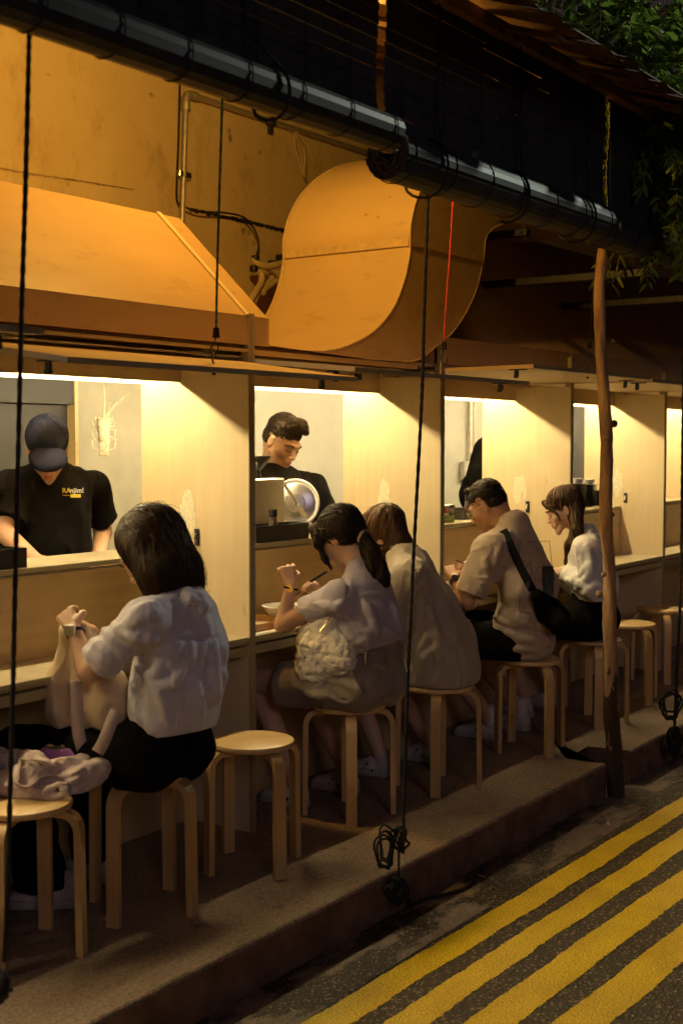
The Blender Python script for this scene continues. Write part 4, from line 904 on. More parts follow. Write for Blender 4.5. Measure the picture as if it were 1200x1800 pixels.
for a, b_ in ((Ls, Le), (Rs, Re)): sl = unit(b_-a); se = a+sl*(np.linalg.norm(b_-a)*.52); S.cap(a, se+sl*.02, .060, .066, k=.04, cuts=((se, sl),))
S.cap(P(632, 1002), P(640, 1030), .060, .085, n=(1, 0, 0), st=1.15, k=.03, cuts=((P(620, 994), (0, .62, .78)),))
S.disp(folds(.007, 1, (9, 7, 5), 1.1)); S.disp(folds(.004, 1, (12, 16, 26), 5.3)); S.plane(P(650, 1146), (0, -.42, -1))
add_folds(S, [[(588, 1080), (600, 1105), (622, 1130)], [(613, 1088), (645, 1111), (691, 1124)], [(560, 1062), (590, 1068), (606, 1060)], [(672, 1100), (695, 1118), (712, 1126)], [(600, 1100), (625, 1122), (655, 1136)], [(640, 1060), (655, 1085), (660, 1110)], [(690, 1060), (697, 1090)]], [([(599, 1003), (614, 1035), (603, 1070), (592, 1086)], .005), ([(630, 1098), (668, 1118)], .007), ([(605, 1090), (618, 1112)], .006)], .008); S.build('t_shirt', F['tee_lilac'], w2)
S = Sdf(.0045, .03); S.cap(P(652, 1130), hp, .113, .126, n=(1, 0, 0), st=1.3); S.cap(hp+[-.07, -.02, 0], hp+[.07, -.02, 0], .124, .124, cuts=(((0, 0, SZ-.012), (0, 0, -1)),))
for s_, k_ in ((-1, kL), (1, kR)): dd = unit(k_-hp); e_ = hp+[s_*.09, 0, 0]+dd*.32; S.cap(hp+[s_*.09, 0, 0], e_+dd*.03, .110, .088, cuts=((e_, dd),))
S.disp(folds(.011, 1, (10, 9, 9), 2.7)); S.disp(lambda Q: np.where((np.hypot(Q[:, 0]-4.45, Q[:, 1]-3.10) < .17) & (Q[:, 2] < SZ+.02), np.clip(SZ+.004-Q[:, 2], -1, .05), 0))
add_folds(S, [[(560, 1205), (603, 1178), (617, 1184)], [(540, 1222), (580, 1222), (612, 1234)], [(650, 1165), (690, 1175)], [(560, 1190), (600, 1200), (640, 1220)]], [([(572, 1194), (580, 1216), (600, 1230), (612, 1232)], .006), ([(602, 1150), (606, 1163), (613, 1175)], .007), ([(668, 1160), (672, 1235)], .003)], .010); sh_ = S.build('shorts', F['greypants'], w2)
b = MB(); pz = P(652, 1138)
b.tube([pz+A_(math.cos(t)*.152, math.sin(t)*.122, 0) for t in np.linspace(0, 2*PI, 41)[:-1]], .006, 6, closed=True)
for t in (-2.6, -1.9, -1.2, -.5): c = pz+A_(math.cos(t)*.156, math.sin(t)*.126, -.02); b.box(c-[.007, .006, .03], c+[.007, .006, .03], bev=.002)
b.build('waistband', F['greypants'], sh_, True)
S = Sdf(.0045, .025); hg = lambda x, y, z: HC+R@A_(x, y, z); S.ell(hg(0, -.025, .045), (.086, .104, .090), R); S.ell(hg(0, -.05, .0), (.080, .075, .075), R)
for s_ in (-1, 1): S.chain([hg(s_*.05, .06, .085), hg(s_*.078, .065, .02), hg(s_*.076, .075, -.05), hg(s_*.070, .080, -.100)], [.020, .012, .007, .002])
S.cap(hg(0, .05, .085), hg(0, .075, .062), .03, .024); pt = P(634, 945); S.ell(hg(0, .1, -.03), (.052, .05, .07), R, .008, 's')
S.chain([hg(0, -.09, .05), pt+[0, -.01, .0], P(648, 965), P(660, 995), P(672, 1015), P(680, 1028)], [.04, .022, .030, .036, .024, .006]); S.cap(P(650, 975, -.02), P(655, 1018, -.03), .026, .008)
S.disp(folds(.0025, 1, (80, 80, 7), 7.2)); S.disp(folds(.0025, 1, (28, 28, 4), 1.4)); S.build('hair', M['hair_b'], w2)
strands(w2, S, 90, .10, lambda p: unit(A_(0, -.5, -1)), M['hair_b'], .0007, 6, off=.003, jit=.4, loose=True, name='flyaway_hair'); strands(w2, S, 500, .11, lambda p: unit(A_(0, -.5, -1)) if p[1] < pt[1] else unit(A_(0, -1, .12)), M['hair_b'], .0016, 5)
b = MB(); c = pt+[0, -.012, .0]; b.tube([c+rotax((1, 0, 0), .3)@A_(math.cos(t)*.031, 0, math.sin(t)*.031) for t in np.linspace(0, 2*PI, 17)[:-1]], .007, 8, closed=True); b.build('hair_tie', M['hose'], w2, True)
b = MB(); wd_ = unit(Lw-Le); wc = Lw-wd_*.01; a1 = unit(np.cross(wd_, (0, 0, 1))); a2 = np.cross(wd_, a1); b.tube([wc+(a1*math.cos(t)+a2*math.sin(t))*.0275 for t in np.linspace(0, 2*PI, 21)[:-1]], .0045, 6, closed=True); wo = b.build('watch', M['leather'], w2, True)
M['gold'] = simple('gold', (.8, .55, .2), .25, 1, .05, 20, 0); b = MB(); fc = wc-a1*.028 if np.dot(-a1, FW) < 0 else wc+a1*.028; fc = wc+unit(A_(-.8, -.5, 0)-wd_*np.dot((-.8, -.5, 0), wd_))*.029
b.lathe([(0, -.003), (.016, -.003), (.017, 0), (.014, .004), (0, .004)], fc, 16, 0); b.build('watch_face', M['gold'], wo, True)
b = MB(); b.tube([HC+R@A_(s, .085+.0, .0) for s in (-.075, -.06)]+[], .002, 6)
for s_ in (-1, 1): b.tube([g(s_*.033+.024*math.cos(t), .092-.006*abs(math.cos(t)), -.004+.020*math.sin(t)) for t in np.linspace(0, 2*PI, 17)[:-1]], .0016, 5, closed=True); b.tube([g(s_*.056, .086, .0), g(s_*.078, .04, .002), g(s_*.078, .0, .004)], .0016, 5)
b.build('glasses', M['gold'], w2, True)
for a_, k_ in ((aL, 0), (aR, 1)): shoe(w2, a_+[0, -.06, -.098], a_+[-.01, .19, -.098], mat=F['shoewhite'], stripe=F['black'])
# ------------------------------------------------------------------ woman in beige shirt dress
X = 5.06; w3 = person('woman with brown hair bending low in a loose beige shirt dress')
HC = P(672, 948); R = headR(.2, 1.0, 0); S = Sdf(.0055); g = add_head(S, HC, R, 1.0); nb = P(712, 985); S.cap(g(0, -.03, -.05), nb, .05, .055, k=.03)
Ls, Rs = P(720, 1010, -.18), P(735, 1010, .18); Le, Re = P(660, 1090, -.22), P(680, 1090, .2); Lw, Rw = P(640, 1050, -.1), P(640, 1045, .06)
S.cap(nb-[0, 0, .06], P(755, 1085), .07, .08, n=(1, 0, 0), st=1.3, k=.04); S.cap(P(755, 1085), P(775, 1155), .08, .08, n=(1, 0, 0), st=1.25, k=.04); S.cap(Ls, nb-[0, 0, .04], .044, .045, k=.03); S.cap(Rs, nb-[0, 0, .04], .044, .045, k=.03)
for a, b_, c_ in ((Ls, Le, Lw), (Rs, Re, Rw)): S.cap(a, b_, .045, .036, k=.02); S.cap(b_, c_, .036, .024, k=.012)
add_hand(S, Lw, (0, 1, .3), (0, .2, -1), (1, 0, .2), .6); add_hand(S, Rw, (-.2, 1, .3), (0, .2, -1), (-1, 0, .2), .6)
hp = P(785, 1165); kL, kR = A_(4.98, 3.50, .53), A_(5.22, 3.48, .53); aL, aR = A_(5.05, 3.33, .10), A_(5.42, 3.28, .10)
for s_, k_, a_ in ((-1, kL, aL), (1, kR, aR)): S.cap(hp+[s_*.09, 0, -.01], k_, .085, .058, k=.03); S.cap(k_, a_, .056, .036, k=.02); S.cap(a_, a_+[0, -.01, -.05], .036, .036)
S.build('body', None, w3, mats=[M['skin'], M['lip']], pick=lip_pick(HC, R, 1)); face_bits(w3, g, 1)
S = Sdf(.005, .04); S.chain([P(722, 1010), P(752, 1070), P(778, 1130), P(792, 1180)], [.092, .112, .122, .122], n=(1, 0, 0), st=1.35); S.cap(P(745, 1095), P(765, 1178), .12, .13, n=(1, 0, 0), st=1.25)
S.cap(Ls, P(718, 1000), .06, .082); S.cap(Rs, P(718, 1000), .06, .082); S.cap(P(709, 976), P(722, 1005), .072, .09, n=(1, 0, 0), st=1.15, k=.03, cuts=((P(694, 962), (0, .75, .6)),))
for a, b_ in ((Ls, Le), (Rs, Re)): sl = unit(b_-a); se = a+sl*(np.linalg.norm(b_-a)*.8); S.cap(a, se+sl*.02, .066, .078, cuts=((se, sl),))
S.disp(folds(.011, 1, (10, 9, 1.8), 2.1)); S.disp(folds(.004, 1, (24, 20, 5), 6.3)); S.plane((0, 0, SZ+.004), (0, 0, -1))
add_folds(S, [[(747, 1011), (738, 1060), (733, 1096), (722, 1149)], [(768, 1030), (790, 1090), (815, 1150), (828, 1190)], [(752, 1020), (762, 1090), (772, 1160)], [(755, 1112), (738, 1140), (735, 1165)], [(765, 1140), (745, 1158), (740, 1185)], [(720, 1030), (728, 1010), (745, 998)]], [([(718, 1015), (732, 1004), (748, 996), (760, 1000)], .004), ([(757, 1030), (775, 1100), (795, 1170)], .006), ([(742, 1040), (738, 1090)], .006)], .011); so_ = S.build('shirt_dress', F['beige'], w3)
S = Sdf(.004, .01); S.chain([P(688, 962, -.07), P(704, 976, -.05), P(715, 968, 0), P(712, 962, .06)], [.012, .016, .018, .014]); S.chain([P(690, 975, -.075), P(708, 990, -.06), P(720, 982, 0), P(716, 975, .06)], [.016, .020, .022, .018]); S.build('collar', F['beige'], so_)
S = Sdf(.0045, .03); hg = lambda x, y, z: HC+R@A_(x, y, z); S.ell(hg(0, -.03, .045), (.090, .106, .092), R); S.chain([hg(0, -.09, .03), P(700, 960), P(695, 985)], [.08, .055, .03], n=(1, 0, 0), st=1.2)
for s_ in (-1, 1): S.chain([hg(s_*.05, .05, .07), P(655, 985, s_*.09), P(670, 1025, s_*.1), P(676, 1050, s_*.1)], [.04, .045, .035, .015])
S.disp(folds(.003, 1, (70, 70, 8), 1.2)); S.disp(folds(.003, 1, (26, 26, 5), 4.1)); S.build('hair', M['hair_br'], w3); strands(w3, S, 90, .12, lambda p: unit(A_(0, .35, -1)), M['hair_br'], .0008, 6, off=.003, jit=.4, loose=True, name='flyaway_hair'); strands(w3, S, 500, .13, lambda p: unit(A_(0, .35, -1)), M['hair_br'], .0018, 8)
for a_ in (aL, aR): shoe(w3, a_+[0, -.06, -.098], a_+[-.03, .20, -.098], mat=F['shoewhite'], stripe=F['black'])
S = Sdf(.007, .04)
for s_, k_ in ((-1, kL), (1, kR)): dd = unit(k_-hp); e_ = hp+[s_*.09, 0, -.02]+dd*.25; S.cap(hp+[s_*.06, .05, -.02], e_, .07, .088)
S.plane((0, 0, SZ+.003), (0, 0, -1)); S.build('shorts', F['black'], w3)
# ------------------------------------------------------------------ man with sling bag
X = 5.93; m4 = person('man with short black hair, glasses and tan t-shirt, black sling bag on his back')
HC = P(855, 888); R = headR(.18, .55, -.05); S = Sdf(.0045); g = add_head(S, HC, R, 1.04, False); nb = P(898, 935); S.cap(g(0, -.03, -.05), nb, .062, .065, k=.03)
Ls, Le, Lw = P(856, 965, -.21), P(822, 1058, -.25), P(800, 1018, -.21); Rs, Re, Rw = P(900, 965, .21), P(865, 1045, .24), P(840, 1005, .05)
S.cap(nb-[0, 0, .07], P(920, 1040), .085, .095, n=(1, 0, 0), st=1.4, k=.04); S.cap(P(920, 1040), P(915, 1130), .095, .10, n=(1, 0, 0), st=1.25, k=.04); S.cap(Ls, nb-[0, 0, .045], .048, .05, k=.03); S.cap(Rs, nb-[0, 0, .045], .048, .05, k=.03)
for a, b_, c_ in ((Ls, Le, Lw), (Rs, Re, Rw)): S.cap(a, b_, .052, .042, k=.02); S.cap(b_, c_, .044, .028, k=.012)
add_hand(S, Lw, P(784, 992, -.17)-Lw, (.5, .6, -.4), (.4, -.5, .5), .85, 1.08); add_hand(S, Rw, P(826, 995, .0)-Rw, (-.3, .3, -.8), (-.7, 0, .4), .6, 1.05)
hp = P(905, 1128); kL, kR = A_(5.75, 3.50, .56), A_(6.10, 3.50, .56); aL, aR = A_(6.02, 3.27, .10), A_(6.30, 3.24, .10)
for s_, k_, a_ in ((-1, kL, aL), (1, kR, aR)): S.cap(hp+[s_*.1, 0, -.01], k_, .095, .065, k=.03); S.cap(k_, a_, .064, .040, k=.02); S.cap(a_, a_+[0, -.01, -.05], .038, .038)
S.build('body', None, m4, mats=[M['skin_d'], M['lip']], pick=lip_pick(HC, R, 1.04)); face_bits(m4, g, 1.04)
S = Sdf(.0045, .03); S.cap(P(902, 965), P(930, 1030), .118, .132, n=(1, 0, 0), st=1.5); S.chain([P(930, 1030), P(920, 1090), P(912, 1130)], [.130, .135, .138], n=(1, 0, 0), st=1.32); S.cap(Ls, P(900, 945), .065, .085, k=.04); S.cap(Rs, P(900, 945), .065, .085, k=.04)
S.cap(P(925, 1125), P(905, 1140), .135, .135, n=(1, 0, 0), st=1.3)
for a, b_ in ((Ls, Le), (Rs, Re)): sl = unit(b_-a); se = a+sl*(np.linalg.norm(b_-a)*.80); S.cap(a, se+sl*.02, .072, .084, k=.05, cuts=((se, sl),))
S.cap(P(904, 920), P(903, 950), .074, .10, n=(1, 0, 0), st=1.1, k=.03, cuts=((P(890, 906), (0, .5, .8)),))
S.disp(folds(.005, 1, (9, 7, 4), 4.1)); S.disp(folds(.003, 1, (11, 13, 24), 9.3)); S.plane((0, 0, SZ+.004), (0, 0, -1))
add_folds(S, [[(848, 975), (858, 1005), (848, 1045)], [(845, 1075), (870, 1085), (905, 1100)], [(852, 1055), (880, 1075), (925, 1088)], ([(843, 1108), (858, 1094), (872, 1104), (858, 1124)], .012), [(872, 1062), (900, 1088), (935, 1100)], [(882, 1106), (914, 1124), (945, 1128)], [(870, 1125), (905, 1142), (940, 1145)], [(838, 1010), (850, 1030), (852, 1048)], [(880, 960), (870, 990), (868, 1020)], [(940, 1110), (960, 1125), (968, 1135)]], [([(866, 958), (872, 990), (866, 1030), (852, 1056)], .006), ([(850, 1090), (880, 1098)], .008), ([(848, 1118), (866, 1112)], .006)], .010); so_ = S.build('t_shirt', F['tan'], m4); SM = S
S = Sdf(.006, .04); S.cap(hp+[-.08, 0, 0], hp+[.08, 0, 0], .13, .13)
for s_, k_ in ((-1, kL), (1, kR)): dd = unit(k_-hp); e_ = hp+[s_*.1, 0, 0]+dd*.42; S.cap(hp+[s_*.1, 0, 0], e_+dd*.02, .115, .105, cuts=((e_, dd),))
S.disp(folds(.006, 1, (10, 9, 9), 2.9)); S.plane((0, 0, SZ+.003), (0, 0, -1)); S.build('shorts', F['black'], m4)
S = Sdf(.0035, .015); hg = lambda x, y, z: HC+R@(A_(x, y, z)*1.04); S.ell(hg(0, -.020, .046), (.0795, .098, .084), R); S.ell(hg(0, -.045, .0), (.076, .070, .068), R); S.cap(hg(-.03, .045, .110), hg(.03, .045, .110), .014, .014, k=.02)
S.ell(hg(0, .12, -.025), (.10, .094, .090), R, .006, 's')
for s_ in (-1, 1): S.ell(hg(s_*.09, .004, -.03), (.03, .030, .040), R, .006, 's')
S.plane(hg(0, -.06, -.05), R@A_(0, .25, -1)); S.disp(folds(.0018, 1, (70, 70, 60), 1.7)); S.build('hair', M['hair_b'], m4)
strands(m4, S, 650, .028, lambda p: unit(R@A_(.1, .8, .45)), M['hair_b'], .0012, 9, off=.002, jit=.22)
b = MB()
for s_ in (-1, 1): b.tube([g(s_*.033+.025*math.cos(t), .100-.006*abs(math.cos(t)), -.004+.020*math.sin(t)) for t in np.linspace(0, 2*PI, 17)[:-1]], .0015, 5, closed=True); b.tube([g(s_*.058, .094, .002), g(s_*.082, .04, .004), g(s_*.082, -.012, .006), g(s_*.080, -.02, -.004)], .0017, 5)
b.build('glasses', M['steel'], m4, True)
b = MB(); wd_ = unit(Lw-Le); wc = Lw-wd_*.012; a1 = unit(np.cross(wd_, (0, 0, 1))); a2 = np.cross(wd_, a1)
for q in (-.008, 0, .008): b.tube([wc+wd_*q+(a1*math.cos(t)+a2*math.sin(t))*.032 for t in np.linspace(0, 2*PI, 21)[:-1]], .0055, 6, closed=True)
fc = wc+unit(A_(-.8, -.5, .1)-wd_*np.dot((-.8, -.5, .1), wd_))*.034; b.lathe([(0, -.006), (.019, -.006), (.021, 0), (.018, .007), (0, .007)], fc, 16, 0); b.build('watch', M['black'], m4, True)
for a_ in (aL, aR):
    o = shoe(m4, a_+[0, -.065, -.098], a_+[-.02, .21, -.098], mat=F['shoewhite'], stripe=F['black']); b = MB(); b.lathe([(.040, 0), (.043, .015), (.042, .09), (.043, .10), (.038, .10)], a_-[0, 0.004, .02], 16); b.build('sock', F['sock'], m4, True)
# sling bag
from mathutils.bvhtree import BVHTree
bv = BVHTree.FromPolygons([Vector(v) for v in SM.V], [tuple(q) for q in SM.Q])
def onshirt(u, v, off=.006):
    d = unit(_ray(u, v)); h = bv.ray_cast(Vector(EYE), Vector(d), 30)
    if h[0] is None: return P(u, v, -.1)
    return np.array(h[0])+np.array(h[1])*off*np.sign(-np.dot(h[1], d))
sb = thing('sling_bag', 'black crossbody sling bag resting on the man\'s lower back', 'bag')
path = [(884, 934), (892, 952), (903, 975), (914, 998), (925, 1020), (935, 1038)]
ps = [onshirt(u, v, .007) for u, v in path]; V = []; Fc = []
for i, p in enumerate(ps):
    t = unit(ps[min(i+1, len(ps)-1)]-ps[max(i-1, 0)]); vd = unit(p-EYE); sdv = unit(np.cross(t, vd)); nn = unit(np.cross(sdv, t)); nn = -nn if np.dot(nn, vd) > 0 else nn
    V += [p-sdv*.021, p+sdv*.021, p+sdv*.021+nn*.005, p-sdv*.021+nn*.005]
for i in range(len(ps)-1):
    for k in range(4): k2 = (k+1) % 4; Fc.append((i*4+k, i*4+k2, (i+1)*4+k2, (i+1)*4+k))
link('strap', V, Fc, M['leather'], sb)
S = Sdf(.0045, .03); c0, c1, c2, c3 = [onshirt(u, v, .028) for u, v in ((938, 1045), (955, 1075), (972, 1088), (985, 1092))]
S.chain([c0, c1, c2, c3], [.030, .052, .056, .040], n=(0, 0, 1), st=1.15); S.cap(onshirt(960, 1062, .02), c3, .045, .04); S.disp(folds(.006, 1, (14, 14, 14), 3.3)); S.build('bag_body', F['black'], sb)
b = MB(); b.tube([onshirt(936, 1040, .05), c1+[-.03, -.045, .02], c2+[-.02, -.055, .03], c3+[0, -.05, .02]], .003, 6); b.build('zip', M['darksteel'], sb)
b = MB(); c = onshirt(928, 1028, .012); b.box(c-[.015, .008, .018], c+[.015, .008, .018], bev=.004); b.build('buckle', M['darksteel'], sb)
# print on the back of the t-shirt: outlined frame, waving hand line drawing and a small portrait patch
M['ink'] = simple('shirt_ink', (.06, .05, .045), .8, 0, .1, 30, 0); M['inkgreen'] = simple('shirt_print_dark', (.07, .08, .055), .85, 0, .5, 45, 0); M['inkskin'] = simple('shirt_print_face', (.42, .26, .14), .85, 0, .2, 45, 0)
b = MB()
for ln in ([(913, 955), (935, 952), (965, 951), (969, 990), (973, 1020)], [(913, 955), (912, 975), (914, 990)], [(913, 1045), (912, 1075), (930, 1077)], [(920, 985), (918, 993), (923, 1000), (921, 1010), (925, 1018), (932, 1015), (934, 1005), (931, 996), (934, 986)], [(923, 1000), (927, 990)], [(926, 998), (930, 984)],
           [(940, 1022), (938, 1010), (943, 1000), (950, 996), (953, 1000)]): b.tube([onshirt(u, v, .0015) for u, v in ln], .0016, 4)
b.build('line_print', M['ink'], so_)
def decal(uvs, mat, name, par, off=.002, nn_=8):
    V = []; (u0, v0), (u1, v1) = uvs
    for i in range(nn_+1):
        for j in range(nn_+1): V.append(onshirt(u0+(u1-u0)*i/nn_, v0+(v1-v0)*j/nn_, off))
    return link(name, V, [(i*(nn_+1)+j, (i+1)*(nn_+1)+j, (i+1)*(nn_+1)+j+1, i*(nn_+1)+j+1) for i in range(nn_) for j in range(nn_)], mat, par, True)
decal(((953, 995), (972, 1046)), M['inkgreen'], 'portrait_print', so_); decal(((943, 1004), (951, 1024)), M['inkskin'], 'portrait_print', so_, .003, 4); decal(((951, 1000), (957, 1030)), M['ink'], 'portrait_print', so_, .0035, 4)
# ------------------------------------------------------------------ woman in white long sleeved shirt
X = 6.72; w5 = person('woman with a long brown side ponytail in white shirt and black shorts, face in profile')
HC = P(990, 895); R = headR(.55, .40, .05); S = Sdf(.0045); g = add_head(S, HC, R, 1.0); nb = P(1022, 942); S.cap(g(0, -.03, -.05), nb, .048, .05, k=.03)
Ls, Le, Lw = P(1030, 965, -.17), P(1042, 1035, -.22), P(992, 1008, -.12); Rs, Re, Rw = P(1040, 965, .17), P(1010, 1035, .2), P(985, 1005, .05)
S.cap(nb-[0, 0, .06], P(1040, 1030), .075, .085, n=(1, 0, 0), st=1.3, k=.04); S.cap(P(1040, 1030), P(1035, 1090), .085, .10, n=(1, 0, 0), st=1.25, k=.04); S.cap(Ls, nb-[0, 0, .04], .042, .045, k=.03); S.cap(Rs, nb-[0, 0, .04], .042, .045, k=.03)
for a, b_, c_ in ((Ls, Le, Lw), (Rs, Re, Rw)): S.cap(a, b_, .040, .034, k=.02); S.cap(b_, c_, .034, .024, k=.012)
add_hand(S, Lw, (-.3, 1, .1), (.5, 0, -.8), (.8, 0, .4), .7, .98); add_hand(S, Rw, (-.3, 1, .1), (-.5, 0, -.8), (-.8, 0, .4), .7, .98)
hp = P(1038, 1090); kL, kR = A_(6.50, 3.46, .54), A_(6.85, 3.48, .54); aL, aR = A_(6.62, 3.38, .10), A_(6.95, 3.35, .10)
for s_, k_, a_ in ((-1, kL, aL), (1, kR, aR)): S.cap(hp+[s_*.09, 0, -.01], k_, .090, .060, k=.03); S.cap(k_, a_, .056, .036, k=.02); S.cap(a_, a_+[0, -.01, -.05], .036, .036)
S.build('body', None, w5, mats=[M['skin'], M['lip']], pick=lip_pick(HC, R, 1)); face_bits(w5, g, 1)
S = Sdf(.0045, .03); S.cap(P(1030, 970), P(1045, 1025), .100, .112, n=(1, 0, 0), st=1.42); S.cap(P(1045, 1025), P(1045, 1045), .112, .112, n=(1, 0, 0), st=1.3); S.cap(Ls, P(1030, 955), .058, .072, k=.04); S.cap(Rs, P(1030, 955), .058, .072, k=.04)
for a, b_, c_ in ((Ls, Le, Lw), (Rs, Re, Rw)): S.cap(a, b_, .062, .058, k=.04); se = c_-unit(c_-b_)*.01; S.cap(b_, se, .056, .040, k=.03, cuts=((se, unit(c_-b_)),)); S.cap(se-unit(c_-b_)*.04, se, .040, .036, k=.004, cuts=((se, unit(c_-b_)),))
S.cap(P(1030, 935), P(1020, 945), .050, .056, k=.010, cuts=((P(1022, 930), (0, .5, .8)),)); S.disp(folds(.008, 1, (10, 8, 4), 7.1)); S.disp(folds(.004, 1, (24, 18, 12), 2.3)); S.plane(P(1035, 1052), (0, 0, -1))
add_folds(S, [[(1010, 1035), (1030, 1018), (1048, 990)], [(1005, 1025), (1020, 1010), (1040, 985)], [(1025, 1045), (1045, 1030)], [(1030, 960), (1040, 985), (1035, 1010)], [(995, 1018), (1012, 1022), (1030, 1032)]], [([(1022, 955), (1026, 985)], .005)], .008); S.build('shirt', F['white'], w5)
S = Sdf(.006, .04); S.cap(P(1042, 1035), hp, .112, .125, n=(1, 0, 0), st=1.3); S.cap(hp+[-.07, 0, 0], hp+[.07, 0, 0], .125, .125)
for s_, k_ in ((-1, kL), (1, kR)): dd = unit(k_-hp); e_ = hp+[s_*.09, 0, 0]+dd*.16; S.cap(hp+[s_*.09, 0, 0], e_+dd*.02, .112, .112, cuts=((e_, dd),))
S.disp(folds(.005, 1, (10, 9, 9), 2.9)); S.plane((0, 0, SZ+.003), (0, 0, -1)); S.build('shorts', F['black'], w5)
S = Sdf(.004, .02); hg = lambda x, y, z: HC+R@A_(x, y, z); S.ell(hg(0, -.022, .046), (.085, .102, .088), R); S.ell(hg(0, -.05, .0), (.080, .072, .075), R)
S.chain([hg(-.06, -.05, -.03), P(1013, 935, -.09), P(1003, 960, -.11), P(994, 990, -.11)], [.045, .032, .034, .010]); S.ell(hg(0, .122, -.03), (.10, .094, .092), R, .006, 's')
for s_ in (-1, 1): S.ell(hg(s_*.088, .0, -.012), (.022, .022, .030), R, .006, 's'); S.chain([hg(s_*.012, .088, .078), hg(s_*.05, .078, .045), hg(s_*.073, .052, .0), hg(s_*.074, .045, -.05)], [.014, .010, .006, .002], k=.006)
S.disp(folds(.0025, 1, (80, 80, 7), 7.2)); S.build('hair', M['hair_br'], w5); strands(w5, S, 500, .12, lambda p: unit(A_(-.1, -.3, -1)), M['hair'], .0016, 15)
b = MB(); c = g(-.083, -.008, -.045); b.lathe([(0, -.006), (.005, -.003), (.006, 0), (0, .006)], c, 8); b.build('earring', M['steel'], w5, True)
for a_ in (aL, aR): shoe(w5, a_+[0, -.06, -.098], a_+[-.01, .19, -.098], mat=F['shoewhite'])
# ------------------------------------------------------------------ cooks
def cook(label, base, HC, R, hairm, sc, arms, shirt, male=True, cap_=False, X_lean=0, tors=None, skin_='skin_d', bodyyaw=0.0):
    t = person(label); S = Sdf(.0045); g = add_head(S, HC, R, sc, not male); Bx = rotz(bodyyaw); base = np.array(base, float)
    q = lambda x, y, z: base+Bx@A_(x, y, z)
    nb = q(*tors['nb']); S.cap(g(0, -.03, -.05), nb, .060, .064, k=.03); S.cap(nb-[0, 0, .10], q(0, 0, 1.10), .085, .095, n=Bx@A_(1, 0, 0), st=1.4, k=.04); S.cap(q(0, 0, 1.10), q(0, 0, .85), .10, .11, n=Bx@A_(1, 0, 0), st=1.35, k=.04)
    for s_ in (-1, 1): S.cap(q(s_*.10, 0, .85), q(s_*.11, .0, .45), .09, .06, k=.03); S.cap(q(s_*.11, 0, .45), q(s_*.11, 0, .08), .058, .04, k=.03)
    shs = []
    for (sh, el, wr, hd, nr, th, curl) in arms:
        S.cap(sh, nb-[0, 0, .05], .046, .045, k=.03); S.cap(sh, el, .048, .041, k=.02); S.cap(el, wr, .042, .028, k=.012); add_hand(S, wr, hd, nr, th, curl, 1.05); shs.append((np.array(sh), np.array(el)))
    S.build('body', None, t, mats=[M[skin_], M['lip']], pick=lip_pick(HC, R, sc)); face_bits(t, g, sc)
    S = Sdf(.0045, .03); S.cap(nb-[0, 0, .07], q(0, 0, 1.15), .112, .128, n=Bx@A_(1, 0, 0), st=1.55); S.cap(q(0, 0, 1.15), q(0, 0, .85), .128, .132, n=Bx@A_(1, 0, 0), st=1.36)
    for sh, el in shs: sl = unit(el-sh); se = sh+sl*(np.linalg.norm(el-sh)*.72); S.cap(sh, nb-[0, 0, .035], .066, .082, k=.04); S.cap(sh, se+sl*.02, .070, .080, k=.05, cuts=((se, sl),))
    S.cap(nb+[0, 0, .03], nb+[0, 0, -.03], .070, .095, k=.03, cuts=((nb+[0, 0, .03], (0, -.25, 1)),))
    S.disp(folds(.008, 1, (9, 9, 4), base[0])); S.disp(folds(.003, 1, (24, 24, 12), 5.3)); S.plane((0, 0, .80), (0, 0, -1)); shirt_o = S.build('t_shirt', F['black'], t)
    S2 = Sdf(.008, .04); S2.cap(q(-.06, 0, .88), q(.06, 0, .88), .12, .12)
    for s_ in (-1, 1): S2.cap(q(s_*.10, 0, .85), q(s_*.11, 0, .45), .105, .082); S2.cap(q(s_*.11, 0, .45), q(s_*.11, 0, .09), .08, .07)
    S2.build('trousers', F['blackpants'], t)
    for s_ in (-1, 1): shoe(t, q(s_*.11, -.07, .002), q(s_*.11, .19, .002), mat=F['black'], sole=M['black'])
    return t, g, S, shirt_o
# cook with cap, faces the street, looks down
c1 = [3.755, 4.20, 0]; HC = ony(84, 790, 4.10); R = headR(PI-.72, .60, .0)
Cp = lambda u, v, y: ony(u, v, y)
arms = [(Cp(163, 860, 4.22), Cp(181, 935, 4.25), Cp(172, 985, 4.02), (-.2, -1, -.3), (0, 0, -1), (-1, 0, 0), .4), (Cp(20, 862, 4.20), Cp(5, 935, 4.15), Cp(62, 983, 3.95), (.8, -.5, -.1), (0, -.2, -1), (0, -1, .3), .5)]
t1, g, S, sh_o = cook('cook in black t-shirt and dark baseball cap looking down over the left counter', c1, HC, R, None, 1.03, arms, None, True, True, tors={'nb': tuple((rotz(-(PI-.3))@(Cp(92, 832, 4.17)-A_(*c1))))}, bodyyaw=PI-.3)
hg = lambda x, y, z: HC+R@(A_(x, y, z)*1.03)
S = Sdf(.0045, .02); S.ell(hg(0, -.015, .050), (.090, .108, .094), R); S.cap(hg(0, -.02, .125), hg(0, -.02, .14), .03, .012); S.plane(hg(0, 0, .028), R@A_(0, -.12, -1)); S.disp(folds(.003, 1, (18, 18, 18), 2)); cp = S.build('cap', F['cap'], t1)
S = Sdf(.004, .02); S.ell(hg(0, .105, .030), (.078, .085, .040), R); S.plane(hg(0, 0, .048), R@A_(0, -.2, -1)) ; S.ell(hg(0, .095, .008), (.072, .085, .040), R, .004, 's'); S.build('peak', F['cap'], cp)
b = MB(); b.lathe([(0, .008), (.008, .006), (.009, 0)], hg(0, -.017, .148), 10)
